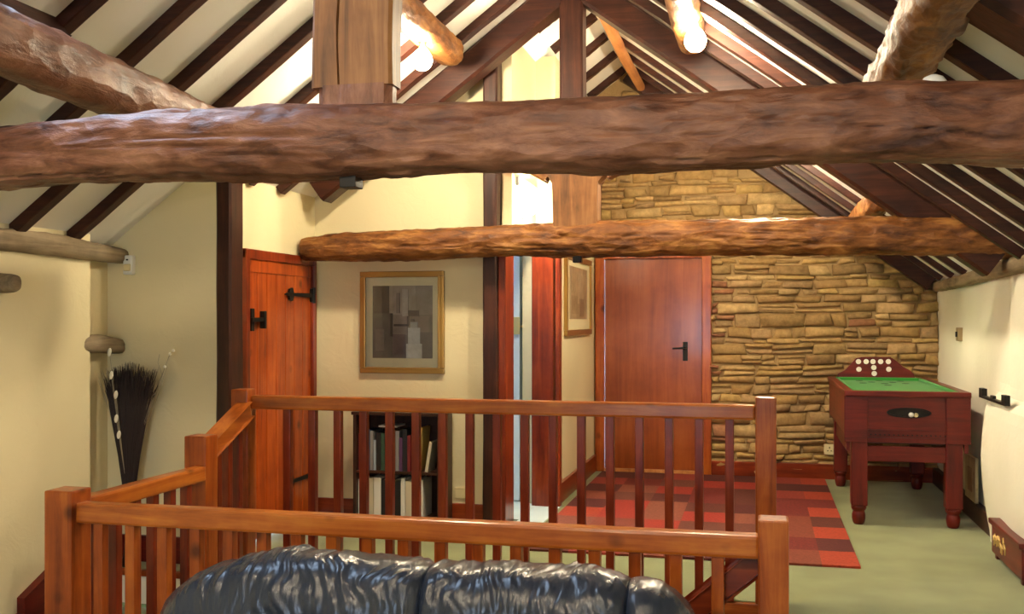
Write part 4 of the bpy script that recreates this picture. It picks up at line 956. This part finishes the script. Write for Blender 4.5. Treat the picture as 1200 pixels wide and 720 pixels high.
pillow(seams[1]+.15, sx1-.12, 2.2, 3.02, ZF+.28, ZF+.47, 'seat_cushion', 3)
pillow(sx0-.06, sx0+.20, 2.18, 3.18, ZF+.05, ZF+.62, 'arm', 4)
pillow(sx1-.18, sx1+.08, 2.18, 3.18, ZF+.05, ZF+.62, 'arm', 5)
for X0 in (sx0+.05, sx1-.09):
    for Y0 in (2.3, 3.15):
        bm = MB(); lathe(bm, (X0, Y0, ZF), [(.02, 0), (.03, .08)], 12); obj('leg', bm, 'black_z', t)

# ------------------------------------------------------------------ lamps
def bulb_fixture(x, y, z, ztop, label, st, group='bare bulbs on the purlins'):
    t = thing('ceiling_bulb', label, 'lamp', (x, y, ztop), group)
    bm = MB(); lathe(bm, (x, y, ztop-.03), [(.018, -.03), (.02, .0), (.035, .01), (.035, .04)], 16); obj('holder', bm, 'chrome', t, smooth=True)
    bm = MB(); lathe(bm, (x, y, z), [(.004, -.062), (.028, -.055), (.048, -.034), (.056, -.004), (.050, .022), (.034, .046), (.018, .062), (.014, ztop-z-.03)], 24)
    obj('bulb', bm, emis('bulb_glow', (1.0, .84, .58), st), t, smooth=True)
p = aty(495, 70, 5.45); bulb_fixture(p.x, p.y, p.z, p.z+.12, 'glowing bulb on the left, under the left upper purlin', 800)
p = aty(815, 47, 5.35); bulb_fixture(p.x, p.y, p.z, p.z+.12, 'glowing bulb on the right, under the right upper purlin', 800)
bulb_fixture(-1.84, .6, 2.66, 2.80, 'added fill bulb behind the viewer on the left slope', 560)  # this bulb and the next are added, unseen, to brighten the room
bulb_fixture(-.36, .6, 2.60, 2.74, 'added fill bulb behind the viewer on the right slope', 560)
for x in (-1.84, -.36):
    log('purlin', [(x, YN, 2.90), (x, 2.9, 2.90)], [.10, .10], 6+x, 'gold_y', 'rough high purlin over the sofa side, %s of the ridge' % ('left' if x < -1 else 'right'), step=.06)
p = aty(900, 162, 7.12)  # bulb added out of sight to brighten the far bay
t = thing('fill_bulb', 'added fill bulb under the right roof slope of the far bay, behind the nearest beam', 'lamp', tuple(p))
bm = MB(); lathe(bm, tuple(p), [(.004, -.042), (.018, -.038), (.031, -.024), (.036, -.004), (.033, .014), (.022, .032), (.014, .04)], 20); obj('bulb', bm, emis('bulb_glow', (1.0, .84, .58), 2500), t, smooth=True)
bm = MB(); lathe(bm, tuple(p), [(.018, .038), (.02, .07), (.03, .08), (.03, zr(p.x+.03)-p.z+.02)], 14); obj('holder', bm, 'chrome', t)
t = thing('fill_globe', 'added white glass fill globe hanging behind the viewer', 'lamp', (-1.1, -.9, 2.1))  # globe added out of view as fill for the near beam and ceiling
bm = MB(); bmesh.ops.create_uvsphere(bm, u_segments=24, v_segments=16, radius=.16, matrix=Matrix.Translation((-1.1, -.9, 2.1))); obj('glass_globe', bm, emis('globe_glow', (1.0, .90, .72), 48), t, smooth=True)
bm = MB(); tube(bm, [(-1.1, -.9, 2.25), (-1.1, -.9, 3.5)], .006, 8); obj('flex', bm, 'white', t)
# corridor uplighter
t = thing('wall_lamp', 'frosted glowing wall lamp behind the far truss over the narrow doorway', 'lamp', (-1.62, 7.0, 2.10))
bm = MB(); n_ = 20
prof_ = [(.03, 0), (.08, .02), (.125, .07), (.15, .14), (.14, .14), (.11, .075), (.06, .03), (.02, .02)]
rings = [[bm.verts.new((-1.618+r_*math.sin(PI*k/(n_-1)), 7.0+r_*math.cos(PI*k/(n_-1)), 2.10+z_)) for k in range(n_)] for r_, z_ in prof_]
for a, b2 in zip(rings, rings[1:]):
    for k in range(n_-1): bm.faces.new((a[k], a[k+1], b2[k+1], b2[k]))
obj('glass_shade', bm, emis('shade_glow', (1.0, .90, .66), 150), t, smooth=True)
bm = MB(); box(bm, -1.625, -1.61, 6.96, 7.04, 2.09, 2.17, .004); obj('wall_bracket', bm, 'chrome', t)
p = aty(1094, 97, Y1+.02)
t = thing('glass_dish', 'small upturned white dish resting on the nearest beam by the rough log', 'dish', (p.x, Y1+.02, p.z-.01))
bm = MB(); lathe(bm, (p.x, Y1+.02, p.z-.012), [(.036, 0), (.034, .012), (.024, .026), (.008, .033)], 20); obj('bowl', bm, 'white', t, smooth=True)
bm = MB(); lathe(bm, (p.x, Y1+.02, p.z-.016), [(.040, 0), (.040, .006)], 20); obj('rim', bm, 'white', t)
p = aty(1162, 14, 3.72); q = aty(1180, 0, 3.72)
t = thing('spotlight', 'small unlit spotlight on a right rafter at the top corner', 'lamp', tuple(p))
bm = MB(); tube(bm, [p, p.lerp(q, .9)], [.014, .018], 12); obj('lamp_head', bm, 'white', t)
bm = MB(); tube(bm, [p.lerp(q, .9), p.lerp(q, .9)+Vector((.02, 0, .06)), Vector((q.x+.02, 3.72, zr(q.x+.02)-.05))], .007, 8); obj('arm', bm, 'chrome', t)
# unseen washroom lamp, added to brighten the room behind the doorway
t = thing('added_ceiling_lamp', 'added round white ceiling lamp in the washroom', 'lamp', (-2.2, 7.7, 2.24))
bm = MB(); lathe(bm, (-2.2, 7.7, 2.24), [(.05, -.02), (.14, 0), (.16, .03), (.16, .058)], 24); obj('diffuser', bm, emis('cool_glow', (.72, .87, 1.0), 40), t, smooth=True)

# ------------------------------------------------------------------ sky
w = bpy.data.worlds.new('sky'); bpy.context.scene.world = w; w.use_nodes = True
bg = w.node_tree.nodes['Background']; bg.inputs[0].default_value = (.55, .74, 1.0, 1); bg.inputs[1].default_value = 30.0
sc = bpy.context.scene; sc.view_settings.view_transform = 'Standard'; sc.view_settings.look = 'None'; sc.view_settings.exposure = 0.0; sc.view_settings.gamma = 1
for o in bpy.data.objects:
    if '_w' in o.keys(): del o['_w']
